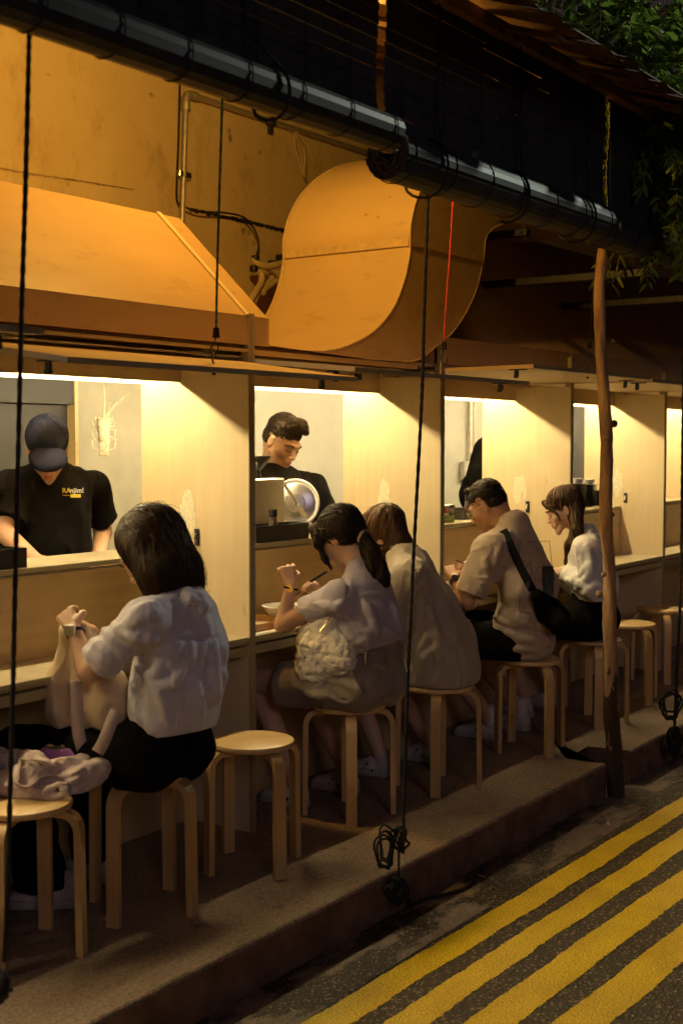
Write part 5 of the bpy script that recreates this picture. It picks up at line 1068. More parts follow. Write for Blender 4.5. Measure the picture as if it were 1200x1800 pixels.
for k in range(6):
    a = k*PI/3; b.tube([hg(math.sin(a)*.0905*math.cos(f), -.015+math.cos(a)*.1085*math.cos(f), .05+.0945*math.sin(f)) for f in np.linspace(-.1, 1.5, 10)], .0012, 4)
b.build('cap_seam', F['cap'], cp)
S = Sdf(.005, .02); S.ell(hg(0, -.035, .010), (.080, .078, .060), R); S.ell(hg(0, .10, -.02), (.075, .07, .08), R, .006, 's'); S.build('hair', M['hair_b'], t1)
# chest print
bv = BVHTree.FromPolygons([Vector(v.co) for v in sh_o.data.vertices], [tuple(p.vertices) for p in sh_o.data.polygons])
def text_mesh(body, size, name, mat, parent, fn, extr=.0, bold=0.0):
    cu = bpy.data.curves.new(name, 'FONT'); cu.body = body; cu.size = size; cu.extrude = extr; cu.offset = bold; cu.resolution_u = 3
    to = bpy.data.objects.new(name, cu); COL.objects.link(to); bpy.context.view_layer.update(); dg = bpy.context.evaluated_depsgraph_get(); me = bpy.data.meshes.new_from_object(to.evaluated_get(dg)); bpy.data.objects.remove(to)
    for v in me.vertices: v.co = Vector(fn(v.co))
    me.materials.clear(); me.materials.append(mat); o = bpy.data.objects.new(name, me); COL.objects.link(o)
    if parent is not None: o.parent = parent
    return o
pxm = lambda u0, v0, sc: (lambda c: onshirt(u0+c.x*sc, v0-c.y*sc, .003))
text_mesh('RA', 12, 'chest_print', M['yellowink'], sh_o, pxm(109, 866, 1), 0, .35); text_mesh('njim!', 12, 'chest_print', M['white'], sh_o, pxm(123, 866, 1), 0, .25)
decal(((123.5, 868.5), (141.5, 874.5)), M['yellowink'], 'chest_print', sh_o, .0025, 5); decal(((110, 870), (122, 871)), M['yellowink'], 'chest_print', sh_o, .0025, 3)
# cook behind the slicer, turned to his left, looking down
c2 = [5.33, 4.14, 0]; HC = ony(497, 776, 4.10); R = headR(PI-.12, .52, -.08)
arms = [(Cp(548, 858, 4.14), Cp(572, 915, 4.1), Cp(552, 935, 3.95), (-.6, -.6, 0), (0, 0, -1), (0, -1, 0), .6), (Cp(420, 860, 4.16), Cp(405, 930, 4.1), Cp(470, 945, 3.98), (.9, -.3, 0), (0, 0, -1), (0, -1, 0), .6)]
t2, g, S, sh_o = cook('cook in black t-shirt with swept black hair working behind the slicer', c2, HC, R, None, 1.06, arms, None, True, False, tors={'nb': tuple((rotz(-PI)@(Cp(480, 832, 4.15)-A_(*c2))))}, bodyyaw=PI)
hg = lambda x, y, z: HC+R@(A_(x, y, z)*1.06)
S = Sdf(.0035, .016); S.ell(hg(0, -.020, .052), (.0805, .099, .086), R); S.ell(hg(0, -.050, .0), (.077, .064, .062), R)
S.ell(hg(0, .122, -.022), (.10, .094, .090), R, .006, 's'); S.chain([hg(.055, .040, .100), hg(.02, .055, .115), hg(-.02, .066, .112), hg(-.05, .066, .092)], [.014, .017, .016, .012], k=.02); S.cap(hg(.02, .01, .122), hg(-.03, .045, .122), .024, .022)
for s_ in (-1, 1): S.ell(hg(s_*.09, .004, -.03), (.03, .028, .040), R, .006, 's')
S.plane(hg(0, -.06, -.045), R@A_(0, .25, -1)); S.disp(folds(.004, 1, (34, 34, 34), 1.7)); S.disp(folds(.002, 1, (110, 110, 50), 3.7)); S.build('hair', M['hair_b'], t2)
strands(t2, S, 650, .05, lambda p: unit(R@A_(-.7, .8, .3)), M['hair_b'], .0013, 19, off=.002, jit=.2)
# third cook, mostly hidden behind a partition
c3 = [7.78, 4.22, 0]; HC = ony(872, 805, 4.20); R = headR(PI, .5, 0)
t3, g, S, sh_o = cook('cook in black hooded top, mostly hidden behind the third partition', c3, HC, R, None, 1.03, [(Cp(840, 838, 4.25), Cp(834, 900, 4.25), Cp(845, 925, 4.0), (.6, -.6, 0), (0, 0, -1), (0, -1, 0), .6), (Cp(893, 838, 4.25), Cp(896, 900, 4.2), Cp(880, 925, 4.0), (-.6, -.6, 0), (0, 0, -1), (0, -1, 0), .6)], None, True, False, tors={'nb': tuple((rotz(-PI)@(Cp(868, 838, 4.24)-A_(*c3))))}, bodyyaw=PI)
S = Sdf(.006, .05); S.ell(HC+A_(0, .02, .03), (.13, .13, .14)); S.cap(HC+A_(-.02, .04, 0), HC+A_(-.12, .05, -.25), .12, .15); S.disp(folds(.005, 1, (14, 14, 14), 2)); S.build('hood', F['black'], t3)
# ================================================================== props
# slicer in the second booth
sc_ = thing('meat_slicer', 'stainless meat slicer with a round blade guard beside the working cook', 'slicer')
cb = ony(470, 905, 3.80); bx0 = ony(446, 900, 3.78); bx1 = ony(501, 900, 3.78); zt = ony(500, 840, 3.78)[2]
b = MB(); b.box((bx0[0], 3.78, ZU+.001), (bx1[0], 3.86, zt), bev=.006); b.build('motor_housing', M['steel'], sc_)
bc = ony(519, 884, 3.88); ax = unit(A_(-.80, -.55, .12)); u_ = unit(np.cross(ax, (0, 0, 1))); v_ = np.cross(u_, ax); Rb = np.stack([u_, v_, ax], 1)
def disc(c, prof, n=40): 
    V = []; 
    for r, z in prof:
        for k in range(n): a = 2*PI*k/n; V.append(c+Rb@A_(r*math.cos(a), r*math.sin(a)*1.0, z))
    m = MB(); m.add(V, [(i*n+k, i*n+(k+1) % n, (i+1)*n+(k+1) % n, (i+1)*n+k) for i in range(len(prof)-1) for k in range(n)]+[tuple(range(n)), tuple((len(prof)-1)*n+k for k in range(n))]); return m
disc(bc, [(.118, -.02), (.122, -.015), (.122, .004), (.116, .010), (.110, .006), (.104, .004)]).build('blade_guard', M['white'], sc_, True)
disc(bc+ax*.006, [(.098, 0), (.099, .003), (.088, .007), (.05, .012), (.046, .022), (.02, .024)]).build('blade', M['steel'], sc_, True)
b = MB(); b.tube([ony(500, 852, 3.80), ony(533, 903, 3.79)], .008, 10); b.tube([ony(522, 888, 3.785), ony(535, 906, 3.785)], .012, 10); b.build('slicing_arm', M['steel'], sc_, True)
b = MB(); b.box((bx1[0]+.005, 3.80, ZU+.001), (bx1[0]+.26, 3.95, ZU+.06), bev=.012); b.build('carriage', M['steel'], sc_)
b = MB(); fc = ony(453, 812, 3.82); b.lathe([(.012, -.09), (.014, -.04), (.045, -.005), (.062, .02), (.062, .028), (.056, .028), (.04, .004), (.008, -.03)], fc, 24); b.tube([fc+[0.01, 0, -.05], fc+[.02, 0, -.15], fc+[.02, 0, -.30]], .008, 8); b.build('funnel', M['black'], sc_, True)
def soy_bottle(u, v, y, label, h=.125, z=None):
    t = thing('sauce_bottle', label, 'bottle', 'soy sauce bottles on the pass counters'); c = ony(u, v, y); z = c[2] if z is None else z; c = A_(c[0], y, z)
    b = MB(); b.lathe([(.024, 0), (.026, .004), (.025, .03), (.018, .075), (.0165, .095)], c, 20); b.build('glass', M['glass'], t, True)
    b = MB(); b.lathe([(.0265, .003), (.0275, .006), (.0262, .034), (.0235, .046), (0, .047)], c, 20); b.build('sauce', M['soy'], t, True)
    b = MB(); b.lathe([(.0185, .088), (.0195, .092), (.0195, .120), (.018, .124), (0, .124)], c, 20); b.build('cap', M['black'], t, True); return t
def black_box(u0, u1, v0, v1, y, dep, label):
    p0 = ony(u0, v1, y); p1 = ony(u1, v1, y); zt = ony(u0, v0, y)[2]; z0 = ZU+.001; zt = z0+max(.04, zt-p0[2]); t = thing('condiment_box', label, 'box', 'black condiment boxes on the pass counters')
    b = MB(); x0, x1 = p0[0], p1[0]; w_ = .006; b.box((x0, y, z0), (x1, y+w_, zt)); b.box((x0, y+dep-w_, z0), (x1, y+dep, zt)); b.box((x0, y+w_, z0), (x0+w_, y+dep-w_, zt)); b.box((x1-w_, y+w_, z0), (x1, y+dep-w_, zt)); b.box((x0+w_, y+w_, z0), (x1-w_, y+dep-w_, z0+w_)); b.build('tray', M['black'], t)
    b = MB(); b.box((x0+.01, y+.012, z0+.008), (x1-.012, y+dep*.5, zt-.006), bev=.004); b.build('napkins', M['black'], t)
    b = MB(); b.lathe([(.006, 0), (.006, .002)], (0, 0, 0), 12, 1); o = b.build('hole', M['darksteel'], t); o.location = ((x0+x1)/2+.06, y-.003, (z0+zt)/2); return x0, x1, zt, z0
x0, x1, zt_b, z0 = black_box(450, 543, 922, 951, 3.61, .12, 'black condiment box in front of the slicer'); soy_bottle(480, 925, 3.66, 'glass soy sauce bottle with black cap standing in the box before the slicer', z=z0+.02)
black_box(-40, 48, 962, 998, 3.61, .12, 'black condiment box beside the rope at the left edge')
x0, x1, zt_b, z0 = black_box(813, 870, 893, 912, 3.70, .12, 'black condiment box next to the cling film carton'); soy_bottle(822, 893, 3.74, 'soy sauce bottle nearest the cling film carton', z=z0+.02); soy_bottle(836, 893, 3.74, 'second soy sauce bottle, half behind the head of the man with glasses', z=z0+.02)
# cling film carton
p0 = ony(770, 917, 3.66); p1 = ony(797, 917, 3.66); t = thing('cling_film_carton', 'white, red and green cling film carton printed 300 on its end', 'carton')
X0, X1, Y0, Y1, Z0, Z1_ = p0[0]-.28, p1[0], 3.655, 3.75, ZU+.001, ZU+.10
ca = .25; cc = A_((X0+X1)/2, (Y0+Y1)/2, 0)
b = MB(); b.box((X0, Y0, Z0+.04), (X1, Y1, Z1_), bev=.003); b.build('carton', M['paper'], t); b = MB(); b.box((X0, Y0, Z0), (X1, Y1, Z0+.0395)); b.build('green_base', M['green'], t)
b = MB(); b.box((X1-.20, Y0-.002, Z0+.055), (X1-.02, Y0-.0005, Z0+.088)); b.build('red_panel', M['red'], t)
fr = lambda x, z, s: (lambda c: (x+c.x*s, Y0-.0035, z+c.y*s))
text_mesh('Wrap', .042, 'lettering', M['paper'], t, fr(X1-.105, Z0+.058, 1), 0, .001); text_mesh('stal', .042, 'lettering', M['paper'], t, fr(X1-.19, Z0+.058, 1), 0, .001); text_mesh('Clinging Film', .016, 'lettering', M['paper'], t, fr(X1-.13, Z0+.015, 1), 0, .0003)
b = MB(); b.box((X1+.0005, Y0+.001, Z0+.041), (X1+.003, Y1-.001, Z1_-.001)); b.build('grey_end', M['darksteel'], t)
b = MB(); b.box((X1-.062, Y0-.003, Z0+.0402), (X1-.0005, Y0-.0008, Z1_-.001)); b.build('number_panel', M['darksteel'], t); text_mesh('300', .036, 'number', M['paper'], t, fr(X1-.060, Z0+.055, 1), 0, .001)
# stacks of black bowls in the fourth booth
for i, (u, n_, v) in enumerate(((1012, 14, 888), (1032, 13, 890), (1045, 9, 886), (1054, 6, 884))):
    c = ony(u, v, 3.72+.03*i); z = ZU+.001
    for k in range(n_):
        b = MB(); b.lathe([(.030, 0), (.034, .003), (.062, .010), (.066, .013), (.063, .014), (.03, .006), (0, .005)], (c[0]+random.uniform(-.002, .002), c[1]+random.uniform(-.002, .002), z+k*.0118), 20); o = b.build('bowl', M['black'], None, True)
        tag(o, ['shallow black bowl in the nearest tall stack behind the woman with the side ponytail', 'shallow black bowl in the second tall stack in the fourth booth', 'shallow black bowl in the medium stack beside the timber post', 'shallow black bowl in the shortest stack, half behind the timber post'][i], 'bowl', ['bowls of the nearest stack', 'bowls of the second stack', 'bowls of the medium stack', 'bowls of the shortest stack'][i])
    if i in (0, 1):
        for q in range(2):
            b = MB(); b.lathe([(.024, 0), (.028, .003), (.034, .030), (.036, .034), (.033, .034), (.026, .006), (0, .005)], (c[0]+(q-.5)*.06, c[1], z+n_*.0118+.004), 20); o = b.build('cup', M['white'], None, True); tag(o, ['left white cup on top of the nearest stack of black bowls', 'right white cup on top of the nearest stack of black bowls', 'left white cup on top of the second stack of black bowls', 'right white cup on top of the second stack of black bowls'][i*2+q], 'cup', 'white cups on the bowl stacks')
# lower counter crockery
def bowl(c, r, label, name='bowl', mat='white'):
    b = MB(); b.lathe([(r*.45, 0), (r*.5, .004), (r*.9, r*.42), (r, r*.55), (r*.96, r*.56), (r*.85, r*.44), (r*.4, .010), (0, .008)], c, 32); return tag(b.build(name, M[mat], None, True), label, 'bowl')
zc = ZC+.001
bc_ = onz(532, 1050, ZC+.12); t = thing('noodle_bowl', 'wide pale bowl of food held up before the ponytailed woman', 'bowl')
b = MB(); cB = A_(4.42, 3.42, ZC+.075); b.lathe([(.04, -.07), (.045, -.064), (.09, -.02), (.105, .0), (.101, .001), (.086, -.018), (.0, -.02)], cB, 32); b.build('dish', M['white'], t, True)
b = MB(); random.seed(3)
for i in range(40): a = random.random()*6.28; r = random.uniform(0, .06); p = cB+[r*math.cos(a), r*math.sin(a), -.018]; b.tube([p, p+[random.uniform(-.02, .02), random.uniform(-.02, .02), .012], p+[random.uniform(-.03, .03), random.uniform(-.03, .03), .0]], .0035, 5)
b.build('noodles', M['hose'], t, True)
b = MB()
h0 = onx(548, 1020, 4.45); 
for q in (0, .012): b.tube([onx(572, 1005, 4.50)+[q, 0, 0], h0+[q, 0, 0], onx(519, 1047, 4.43)+[q*.3, 0, 0]], [.0045, .004, .0022], 6)
tag(b.build('chopsticks', M['black'], None, True), 'black chopsticks in the hand of the ponytailed woman', 'chopsticks')
t = thing('wooden_tray', 'light wooden tray on the counter beside the first partition', 'tray'); tx = onz(470, 1080, ZC)
b = MB(); X0, X1, Y0, Y1 = 4.10, 4.36, 3.34, 3.56; b.box((X0, Y0, zc), (X1, Y1, zc+.006)); b.build('base', M['ply'], t)
b = MB(); b.box((X0, Y0-.008, zc), (X1, Y0-.0005, zc+.032), bev=.002); b.box((X0, Y1+.0005, zc), (X1, Y1+.008, zc+.032), bev=.002); b.box((X0-.008, Y0-.008, zc), (X0-.0005, Y1+.008, zc+.032), bev=.002); b.box((X1+.0005, Y0-.008, zc), (X1+.008, Y1+.008, zc+.032), bev=.002); b.build('rim', M['stoolwood'], t)
b = MB(); b.box((4.06, 3.292, zc), (4.22, 3.325, zc+.0012)); tag(b.build('paper_slip', M['paper']), 'white paper slip at the counter front beside the first partition', 'paper')
for (x, y, r, l_) in ((5.72, 3.45, .075, 'shallow bowl with greens in front of the man'), (5.95, 3.48, .06, 'small pale bowl to the right of the greens bowl'), (6.62, 3.46, .065, 'pale bowl before the woman in profile'), (5.0, 3.5, .07, 'pale bowl before the woman in the beige dress')): bowl((x, y, zc), r, l_)
b = MB(); random.seed(9)
for i in range(36): a = random.random()*6.28; r = random.uniform(0, .05); p = A_(5.72+r*math.cos(a), 3.45+r*math.sin(a), zc+.034); b.tube([p, p+[random.uniform(-.02, .02), random.uniform(-.02, .02), random.uniform(.005, .02)]], [.004, .002], 5)
tag(b.build('salad_greens', M['leaf'], None, True), 'green leaves piled in the shallow bowl of the man', 'salad')
b = MB(); 
for q in (0, .01): b.tube([onx(800, 985, 5.80)+[q, 0, .0], onx(838, 1000, 5.86)+[q, 0, 0]], [.002, .004], 6)
tag(b.build('chopsticks', M['black'], None, True), 'dark chopsticks held in front of the man', 'chopsticks')
t = thing('serving_tray', 'wooden serving tray on the counter below the hands of the man', 'tray'); b = MB(); b.box((5.58, 3.33, zc), (5.66, 3.58, zc+.02), bev=.003); b.box((5.60, 3.34, zc+.021), (5.64, 3.57, zc+.024)); b.build('base', M['stoolwood'], t)
# lobster ornament
lo_ = thing('lobster_ornament', 'pale lobster ornament hanging head up above the left booth', 'ornament'); C_ = ony(183, 765, 4.62); s_ = float(np.dot(C_-EYE, FW))/FPX
L = lambda dx, dy, dep=0: C_+RT*dx*s_-UPV*dy*s_+A_(0, -1, 0)*dep
M['lob'] = simple('lobster_shell', (.66, .58, .40), .5, 0, .3, 40, .6)
S = Sdf(.0025, .006); S.cap(L(0, -16), L(0, 4), 15*s_, 10*s_, n=A_(0, 1, 0), st=.6); S.cap(L(-8, -27), L(0, -16), 5*s_, 9*s_); S.cap(L(8, -27), L(0, -16), 5*s_, 9*s_)
for k in range(5): S.cap(L(-6+.4*k, 8+k*4.2), L(6-.4*k, 8+k*4.2), (5.2-.25*k)*s_, (5.2-.25*k)*s_, k=.002)
for q in (-1, 0, 1): S.cap(L(q*2, 27), L(q*5, 33), 3.5*s_, 3.8*s_)
S.build('shell', M['lob'], lo_); b = MB()
for sd in (-1, 1):
    b.tube([L(sd*9, -18), L(sd*16, -26), L(sd*14, -34)], [2*s_, 1.8*s_, .8*s_], 6); b.tube([L(sd*10, -8), L(sd*20, -10), L(sd*19, 4), L(sd*14, 8)], [1.8*s_, 1.6*s_, 1.3*s_, .8*s_], 6)
    b.tube([L(sd*9, 2), L(sd*21, 8), L(sd*19, 22), L(sd*10, 26)], [1.8*s_, 1.6*s_, 1.6*s_, 1.2*s_], 6); b.tube([L(sd*10, -14), L(sd*17, -16), L(sd*20, -24)], [1.6*s_, 1.2*s_, .6*s_], 6)
b.tube([L(0, -30), L(1, -60), L(0, -87)], [2.2*s_, 1.6*s_, .9*s_], 6); b.tube([L(4, -30), L(18, -52), L(38, -70), L(45, -75)], [2.2*s_, 1.5*s_, .9*s_, .4*s_], 6); b.tube([L(6, -30), L(12, -48)], [1.6*s_, .6*s_], 6); b.tube([L(2, -30), L(9, -42), L(12, -58)], [1.3*s_, 1*s_, .5*s_], 6)
b.build('leg_and_antenna', M['lob'], lo_, True); b = MB(); tp = L(0, -87); b.tube([tp, [tp[0], tp[1], 1.966]], .0008, 4); b.build('hanging_thread', M['white'], lo_)
# ------------------------------------------------------------------ tote bag in the hands of the first woman
def cloth(name, pts, mat, par, th=.004, nu=None):
    pass
T1 = thing('tote_bag', 'cream canvas tote bag open on the lap of the woman in the white shirt', 'bag'); Xb = 3.0
Pb = lambda u, v, dx=0: onx(u, v, Xb+dx)
S = Sdf(.005, .03); lo_z = Pb(130, 1285)[2]
rows = [((112, 1110), (150, 1115), .015), ((106, 1150), (185, 1160), .035), ((98, 1200), (205, 1200), .055), ((100, 1245), (208, 1240), .06), ((104, 1268), (205, 1262), .055)]
for i in range(len(rows)-1):
    (a0, a1, ra), (b0, b1, rb) = rows[i], rows[i+1]
    for f_ in (0.12, .5, .88):
        pa = Pb(a0[0]+(a1[0]-a0[0])*f_, a0[1]+(a1[1]-a0[1])*f_); pb = Pb(b0[0]+(b1[0]-b0[0])*f_, b0[1]+(b1[1]-b0[1])*f_); S.cap(pa, pb, max(.02, ra*.75), max(.025, rb*.8), k=.04)
S.disp(folds(.010, 1, (11, 9, 6), 5.5)); S.disp(folds(.004, 1, (26, 20, 12), 1.5)); S.build('bag_body', F['canvas'], T1)
def strap(pts, w_, th, mat, name, par, side=None):
    pts = spline(pts, 5); V = []; n_ = len(pts)
    for i, p in enumerate(pts):
        t = unit(pts[min(i+1, n_-1)]-pts[max(i-1, 0)]); vd = unit(p-EYE) if side is None else side; sd = unit(np.cross(t, vd)); nn = unit(np.cross(sd, t)); V += [p-sd*w_-nn*th, p+sd*w_-nn*th, p+sd*w_+nn*th, p-sd*w_+nn*th]
    link(name, V, [(i*4+k, i*4+(k+1) % 4, (i+1)*4+(k+1) % 4, (i+1)*4+k) for i in range(n_-1) for k in range(4)]+[(3, 2, 1, 0), tuple((n_-1)*4+k for k in range(4))], mat, par, True)
strap([Pb(134, 1195, -.08), Pb(136, 1240, -.09), Pb(138, 1285, -.09), Pb(146, 1318, -.07)], .020, .0025, F['canvas_p'], 'strap', T1)
strap([Pb(205, 1250, -.09), Pb(194, 1275, -.12), Pb(182, 1305, -.13), Pb(172, 1322, -.11)], .020, .0025, F['canvas_p'], 'strap', T1)
b = MB(); b.tube(spline([P_ for P_ in (onx(140, 1096, 3.02), onx(160, 1108, 3.02), onx(176, 1122, 3.02))], 4), .004, 6); b.build('drawstring', F['canvas'], T1, True)
# crumpled bag on the left stool
T2 = thing('canvas_bag', 'crumpled cream canvas bag with a purple picture patch lying on the left stool', 'bag'); c = A_(2.64, 3.08, SZ)
S = Sdf(.004, .02); Q_ = lambda u, v, z: onz(u, v, SZ+z)
S.cap(Q_(10, 1378, .03), Q_(130, 1372, .035), .046, .040, n=(0, 0, 1), st=.9); S.cap(Q_(130, 1372, .03), Q_(175, 1358, .045), .045, .024, k=.03); S.cap(Q_(60, 1365, .06), Q_(150, 1340, .065), .026, .022); S.cap(Q_(0, 1340, .06), Q_(75, 1345, .075), .040, .030, k=.03); S.cap(Q_(90, 1325, .05), Q_(140, 1340, .05), .05, .04)
S.cap(Q_(30, 1390, .02), Q_(120, 1395, .02), .020, .018, k=.02)
S.disp(folds(.010, 1, (11, 17, 20), 3.9)); S.disp(folds(.004, 1, (30, 32, 40), 8.9)); add_folds(S, [([(85, 1358), (120, 1345), (165, 1330)], .012), [(60, 1340), (90, 1352)], ([(30, 1325), (60, 1330), (85, 1350)], .012), ([(100, 1385), (140, 1392), (178, 1370)], .010), [(130, 1362), (170, 1345), (190, 1352)]], [([(100, 1372), (130, 1366), (160, 1352)], .008), ([(50, 1358), (80, 1366)], .007), ([(90, 1392), (120, 1380)], .006)], .009); S.plane(c+[0, 0, .001], (0, 0, -1)); ob = S.build('bag_body', F['canvas_p'], T2)
SP = Sdf(.004, .02); SP.cap(Q_(88, 1330, .070), Q_(135, 1332, .066), .034, .030, n=(0, 0, 1), st=1.0); SP.disp(folds(.005, 1, (26, 26, 26), 4.9)); SP.build('picture_panel', F['purple'], ob)
bv = BVHTree.FromPolygons([Vector(v) for v in np.concatenate([S.V, SP.V])], [tuple(q) for q in np.concatenate([S.Q, SP.Q+len(S.V)])])
def blob(u, v, ru, rv, mat, name, par, off=.003, seed=1):
    random.seed(seed); ring = [(u+ru*math.cos(a)*random.uniform(.85, 1.1), v+rv*math.sin(a)*random.uniform(.85, 1.1)) for a in np.linspace(0, 2*PI, 17)[:-1]]; V = []; rgs = 5
    for r in range(rgs+1):
        for (a, b_) in ring: V.append(onshirt(u+(a-u)*r/rgs, v+(b_-v)*r/rgs, off))
    n_ = 16; link(name, V, [(r*n_+k, r*n_+(k+1) % n_, (r+1)*n_+(k+1) % n_, (r+1)*n_+k) for r in range(rgs) for k in range(n_)], mat, par, True)
blob(98, 1312, 22, 6, F['darkgreen'], 'picture_patch', ob, .002, 5); blob(90, 1311, 8, 3, F['canvas'], 'picture_patch', ob, .004, 6); blob(112, 1312, 6, 2.5, F['canvas'], 'picture_patch', ob, .004, 7)
cz = onz(50, 1365, SZ+.04); strap([onshirt(92, 1350, .008), onshirt(66, 1346, .02), onshirt(40, 1350, .026), onshirt(27, 1366, .028), onshirt(34, 1384, .024), onshirt(54, 1387, .02), onshirt(72, 1374, .016), onshirt(90, 1362, .008)], .015, .002, F['canvas_p'], 'strap', T2, side=unit(A_(.25, .45, .75)))
# fluffy bag on the lap of the ponytailed woman
T3 = thing('puffy_bag', 'fluffy cream bubble-knit bag on the lap of the ponytailed woman', 'bag'); Pf = lambda u, v, dx=0: onx(u, v, 4.27+dx)
S = Sdf(.0042, .035); S.cap(Pf(572, 1095), Pf(560, 1130), .055, .085, n=(1, 0, 0), st=.8); S.cap(Pf(560, 1130), Pf(550, 1172), .088, .075, n=(1, 0, 0), st=.8); S.cap(Pf(590, 1140), Pf(560, 1170), .07, .06, n=(1, 0, 0), st=.8); S.cap(Pf(540, 1178), Pf(600, 1160), .045, .06, n=(1, 0, 0), st=.8)
_pj = np.random.default_rng(5).random((64, 64, 64, 3))*.7+.15
def bub(Q):
    c = .030; G = Q/c; I = np.floor(G).astype(int); best = np.full(len(Q), 9.0)
    for i in (-1, 0, 1):
        for j in (-1, 0, 1):
            for k in (-1, 0, 1):
                J = I+[i, j, k]; pt_ = J+_pj[J[:, 0] % 64, J[:, 1] % 64, J[:, 2] % 64]; best = np.minimum(best, ((G-pt_)**2).sum(1))
    return -.0115*(1-np.minimum(1, best*1.15))+.003*vnoise(Q*70)+.004
S.disp(bub); S.disp(folds(.003, 1, (70, 70, 70), 2)); S.build('bag_body', F['fluff'], T3); b = MB(); b.tube(spline([Pf(585, 1075, 0), Pf(578, 1090, -.04), Pf(562, 1110, -.07)], 4), .003, 6); b.build('strap', M['gold'], T3, True)
# ================================================================== ropes and cords
def rope(name, label, pts, r, mat, cat='rope', twist=True):
    t = thing(name, label, cat, None); b = MB(); pts = [np.array(p, float) for p in pts]; L_ = sum(np.linalg.norm(pts[i+1]-pts[i]) for i in range(len(pts)-1)); cs = spline(pts, max(6, int(L_/.012/len(pts))))
    rs = [r*(1+.16*math.sin(i*2.1)) for i in range(len(cs))]; b.tube(cs, rs, 7); b.build('cord', mat, t, True); return t
def coil(t, c, n, R_, mat, seed, r=.005, flat=(1, .35, 1)):
    random.seed(seed); b = MB()
    for k in range(n):
        ax = unit(A_(random.uniform(-.5, .5)-.8, random.uniform(-.4, .4)-.6, random.uniform(-.3, .3))); u_ = unit(np.cross(ax, (0, 0, 1))); v_ = np.cross(u_, ax); a, bb = R_*random.uniform(.25, .8), R_*random.uniform(.7, 1.35); off = A_(random.uniform(-.3, .3)*R_, 0, random.uniform(-.2, .2)*R_)
        ph = random.random()*6; b.tube([c+off+u_*a*math.cos(s)+v_*bb*math.sin(s)+ax*.008*math.sin(2*s+ph) for s in np.linspace(0, 2*PI, 25)[:-1]], r, 6, closed=True) if False else b.tube([c+off+(u_*a*math.cos(s)*(1+.3*math.sin(3*s+ph)))+v_*bb*math.sin(s+.3*math.sin(2*s+ph))+ax*.012*math.sin(2*s+ph) for s in np.linspace(0, 2*PI, 33)[:-1]], r, 6, closed=True)
    b.build('coil', mat, t, True)
g0 = ony(700, 1566, 2.49)-A_(0, 0, .05)
pz = lambda u, v, y: ony(u, v, y)
t = rope('hanging_rope', 'black rope at centre, hanging from the blind to a coil on the kerb edge', [pz(752, 330, 2.50), pz(745, 560, 2.50), pz(741, 700, 2.50), pz(728, 950, 2.50), pz(718, 1150, 2.50), pz(710, 1400, 2.50), pz(708, 1500, 2.49)], .0068, M['rope'])
coil(t, pz(678, 1492, 2.50), 5, .062, M['rope'], 4, .0042); coil(t, pz(702, 1475, 2.48), 3, .035, M['rope'], 5, .0045); coil(t, g0+[.0, -.0, .05], 7, .045, M['rope'], 6, .006)
b = MB(); b.tube(spline([g0+[.03, -.02, .03], onz(726, 1590, -.155), onz(750, 1580, -.155), onz(790, 1570, -.155), onz(825, 1555, -.155), onz(850, 1520, -.155)], 8), .0065, 7); b.tube([pz(701, 1470, 2.47), g0+[0, 0, .05]], .005, 6); b.build('loose_end', M['rope'], t, True)
t = rope('hanging_rope', 'black rope hanging the full height of the picture at its left edge', [pz(52, 60, 2.50), pz(46, 300, 2.50), pz(38, 560, 2.50), pz(30, 900, 2.50), pz(22, 1250, 2.50), pz(12, 1600, 2.50), pz(8, 1690, 2.50)], .0066, M['rope'])
coil(t, pz(4, 1735, 2.50), 5, .03, M['rope'], 7, .006)
t = rope('hanging_rope', 'black rope at the right edge tied in a bundle above the kerb', [pz(1207, 380, 2.50), pz(1200, 700, 2.50), pz(1196, 1000, 2.50), pz(1190, 1150, 2.50), pz(1184, 1290, 2.50)], .0085, M['rope'])
coil(t, pz(1178, 1240, 2.50), 4, .07, M['rope'], 9, .006, ); coil(t, pz(1185, 1305, 2.47), 8, .06, M['rope'], 10, .009)
def hookcord(label, xw, uv, mat, hook_uv, name='shutter_cord'):
    pts = [onx(u, v, xw) for u, v in uv]; t = rope(name, label, pts, .0045, mat, 'cord'); e = pts[-1]; b = MB(); b.lathe([(.004, .03), (.011, .026), (.012, .002), (.016, -.002), (.010, -.008)], e-[0, 0, .03], 12); m_ = pts[len(pts)//2+1]
    b.build('end_cap', M['rope'], t, True); h = onx(*hook_uv, xw); b = MB(); b.tube(spline([e-[0, 0, .03], e+[0, .012, -.06], h+[0, .012, .035], h+[0, 0, .012], h+[0, -.016, .02], h+[0, -.02, .045]], 5), .003, 6)
    b.tube([h+[0, 0, .012], h+[0, .006, -.01], h+[0, 0, -.03], h+[0, 0, -.06]], .0035, 6); b.lathe([(.008, 0), (.008, .006)], h-[0, 0, .062], 10); b.build('hook', M['darksteel'], t, True); return t
hookcord('green twisted cord with a black hook holding up the left shutter', 3.42, [(391, 170), (386, 330), (382, 470), (380, 575)], M['cord_green'], (376, 628))
hookcord('red twisted cord with a black hook holding up the middle shutter', 4.93, [(797, 335), (790, 450), (784, 530), (780, 600)], M['cord_red'], (779, 645))
hookcord('dark cord with a hook hanging just left of the timber post', 6.40, [(1052, 420), (1044, 470), (1040, 540), (1035, 600)], M['rope'], (1032, 645))
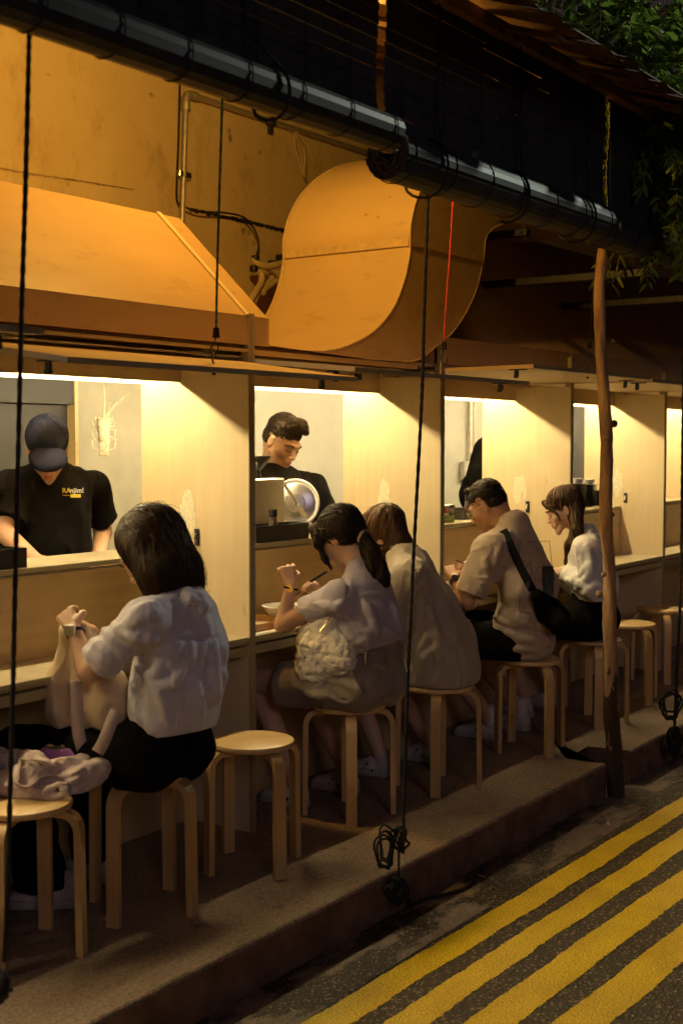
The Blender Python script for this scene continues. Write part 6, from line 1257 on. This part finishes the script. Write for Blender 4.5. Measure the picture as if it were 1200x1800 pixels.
# ================================================================== fallen leaves on the road
for i, (u, v, lab) in enumerate(((1068, 1448, 'small dry yellow leaf in the gutter near the timber post'), (845, 1540, 'small yellow leaf by the loose rope end on the road'))):
    c = onz(u, v, -.150); b = MB(); a = .4+i; d = A_(math.cos(a), math.sin(a), 0)*.03; n2 = A_(-math.sin(a), math.cos(a), 0)*.009; b.add([c-d, c+n2+[0, 0, .004], c+d+[0, 0, .006], c-n2], [(0, 1, 2), (0, 2, 3)]); tag(b.build('fallen_leaf', M['hose']), lab, 'leaf', 'fallen leaves')
# ================================================================== tree over the roof at right
random.seed(31); rg = np.random.default_rng(31)
def spray(mb, sb_, p0, d, L_, n, leafL, droop=.5):
    d = unit(d); pts = [p0]; p = p0.copy(); dd = d.copy()
    for q in range(8): dd = unit(dd+A_(0, 0, -droop*.12)); p = p+dd*L_/8; pts.append(p.copy())
    sb_.tube(pts, np.linspace(.0035, .001, 9), 5)
    for q in range(n):
        f_ = (q+.5)/n*8; i = min(7, int(f_)); c = pts[i]+(pts[i+1]-pts[i])*(f_-i); t = unit(pts[i+1]-pts[i]); sd = unit(np.cross(t, rg.normal(size=3)*.35+A_(0, 0, 1)))*(1 if q % 2 else -1)
        ld = unit(sd*.9+t*.65+A_(0, 0, -.35)+rg.normal(size=3)*.22); l = leafL*rg.uniform(.65, 1.15); wv = unit(np.cross(ld, rg.normal(size=3)*.5+A_(0, 0, 1)))*l*rg.uniform(.13, .2); up = unit(np.cross(wv, ld))
        mb.add([c, c+ld*l*.35+wv+up*.003, c+ld*l*.72+wv*.75-up*l*.04, c+ld*l-up*l*.12, c+ld*l*.72-wv*.75-up*l*.04, c+ld*l*.35-wv+up*.003, c+ld*l*.5-up*l*.05], [(0, 1, 6, 5), (1, 2, 6), (2, 3, 4, 6), (4, 5, 6)])
def tree(label, anchor, spots, leafL, name='tree'):
    t = thing(name, label, 'tree', 'trees hanging over the awning'); lf = MB(); sb_ = MB(); tr = MB(); anchor = np.array(anchor, float)
    tr.tube(spline([A_(anchor[0], anchor[1], -.165), anchor*A_(1, 1, .5), anchor], 6), np.linspace(.09, .05, 13), 10)
    for (c, n, spread) in spots:
        c = np.array(c, float); mid = (c+anchor)/2+A_(0, 0, .25); tr.tube(spline([anchor, mid, c], 5), np.linspace(.028, .006, 11), 6)
        for q in range(n):
            p = c+rg.normal(size=3)*spread; sb_.tube([c, (p+c)/2+A_(0, 0, .03), p], [.004, .003, .002], 5); d = unit(unit(p-c)*.8+A_(-.3, -.1, -.35)+rg.normal(size=3)*.5); spray(lf, sb_, p, d, rg.uniform(.18, .36), int(rg.integers(14, 24)), leafL, rg.uniform(.3, 1))
    tr.build('trunk', M['bark'], t, True); sb_.build('twigs', M['bark'], t, True); lf.build('foliage', M['leaf'], t)
def at(u, v, D): return EYE+_ray(u, v)*D
sp = []
for (u, v, D, n, s) in ((955, 10, 6.6, 16, .16), (1000, 35, 6.8, 14, .15), (1050, 40, 6.8, 22, .18), (1100, 20, 6.9, 26, .20), (1160, 30, 7.0, 24, .2), (1080, 100, 6.6, 18, .15), (1130, 110, 6.8, 24, .17), (1185, 110, 7, 20, .18), (1150, 180, 6.7, 16, .14), (1195, 200, 6.8, 18, .16), (1120, 60, 7.2, 22, .2)): sp.append((at(u, v, D), n, s))
tree('leafy tree with long bright green leaves hanging over the awning edge', A_(8.2, 1.9, 4.6), sp, .105)
sp = []
for (u, v, D, n, s) in ((1165, 240, 6.4, 26, .14), (1195, 300, 6.3, 30, .14), (1155, 320, 6.4, 16, .11), (1185, 365, 6.3, 18, .09), (1130, 280, 6.5, 9, .08), (1205, 220, 6.3, 24, .14)): sp.append((at(u, v, D), n, s))
tree('darker drooping branches with small leaves hanging lowest at the right edge', A_(8.6, .9, 4.2), sp, .085)
# ================================================================== finish
for o in [x for x in COL.objects if x.type == 'EMPTY' and x.parent is None and x.name.split('.')[0] not in ('stool',)]: rebase(o)
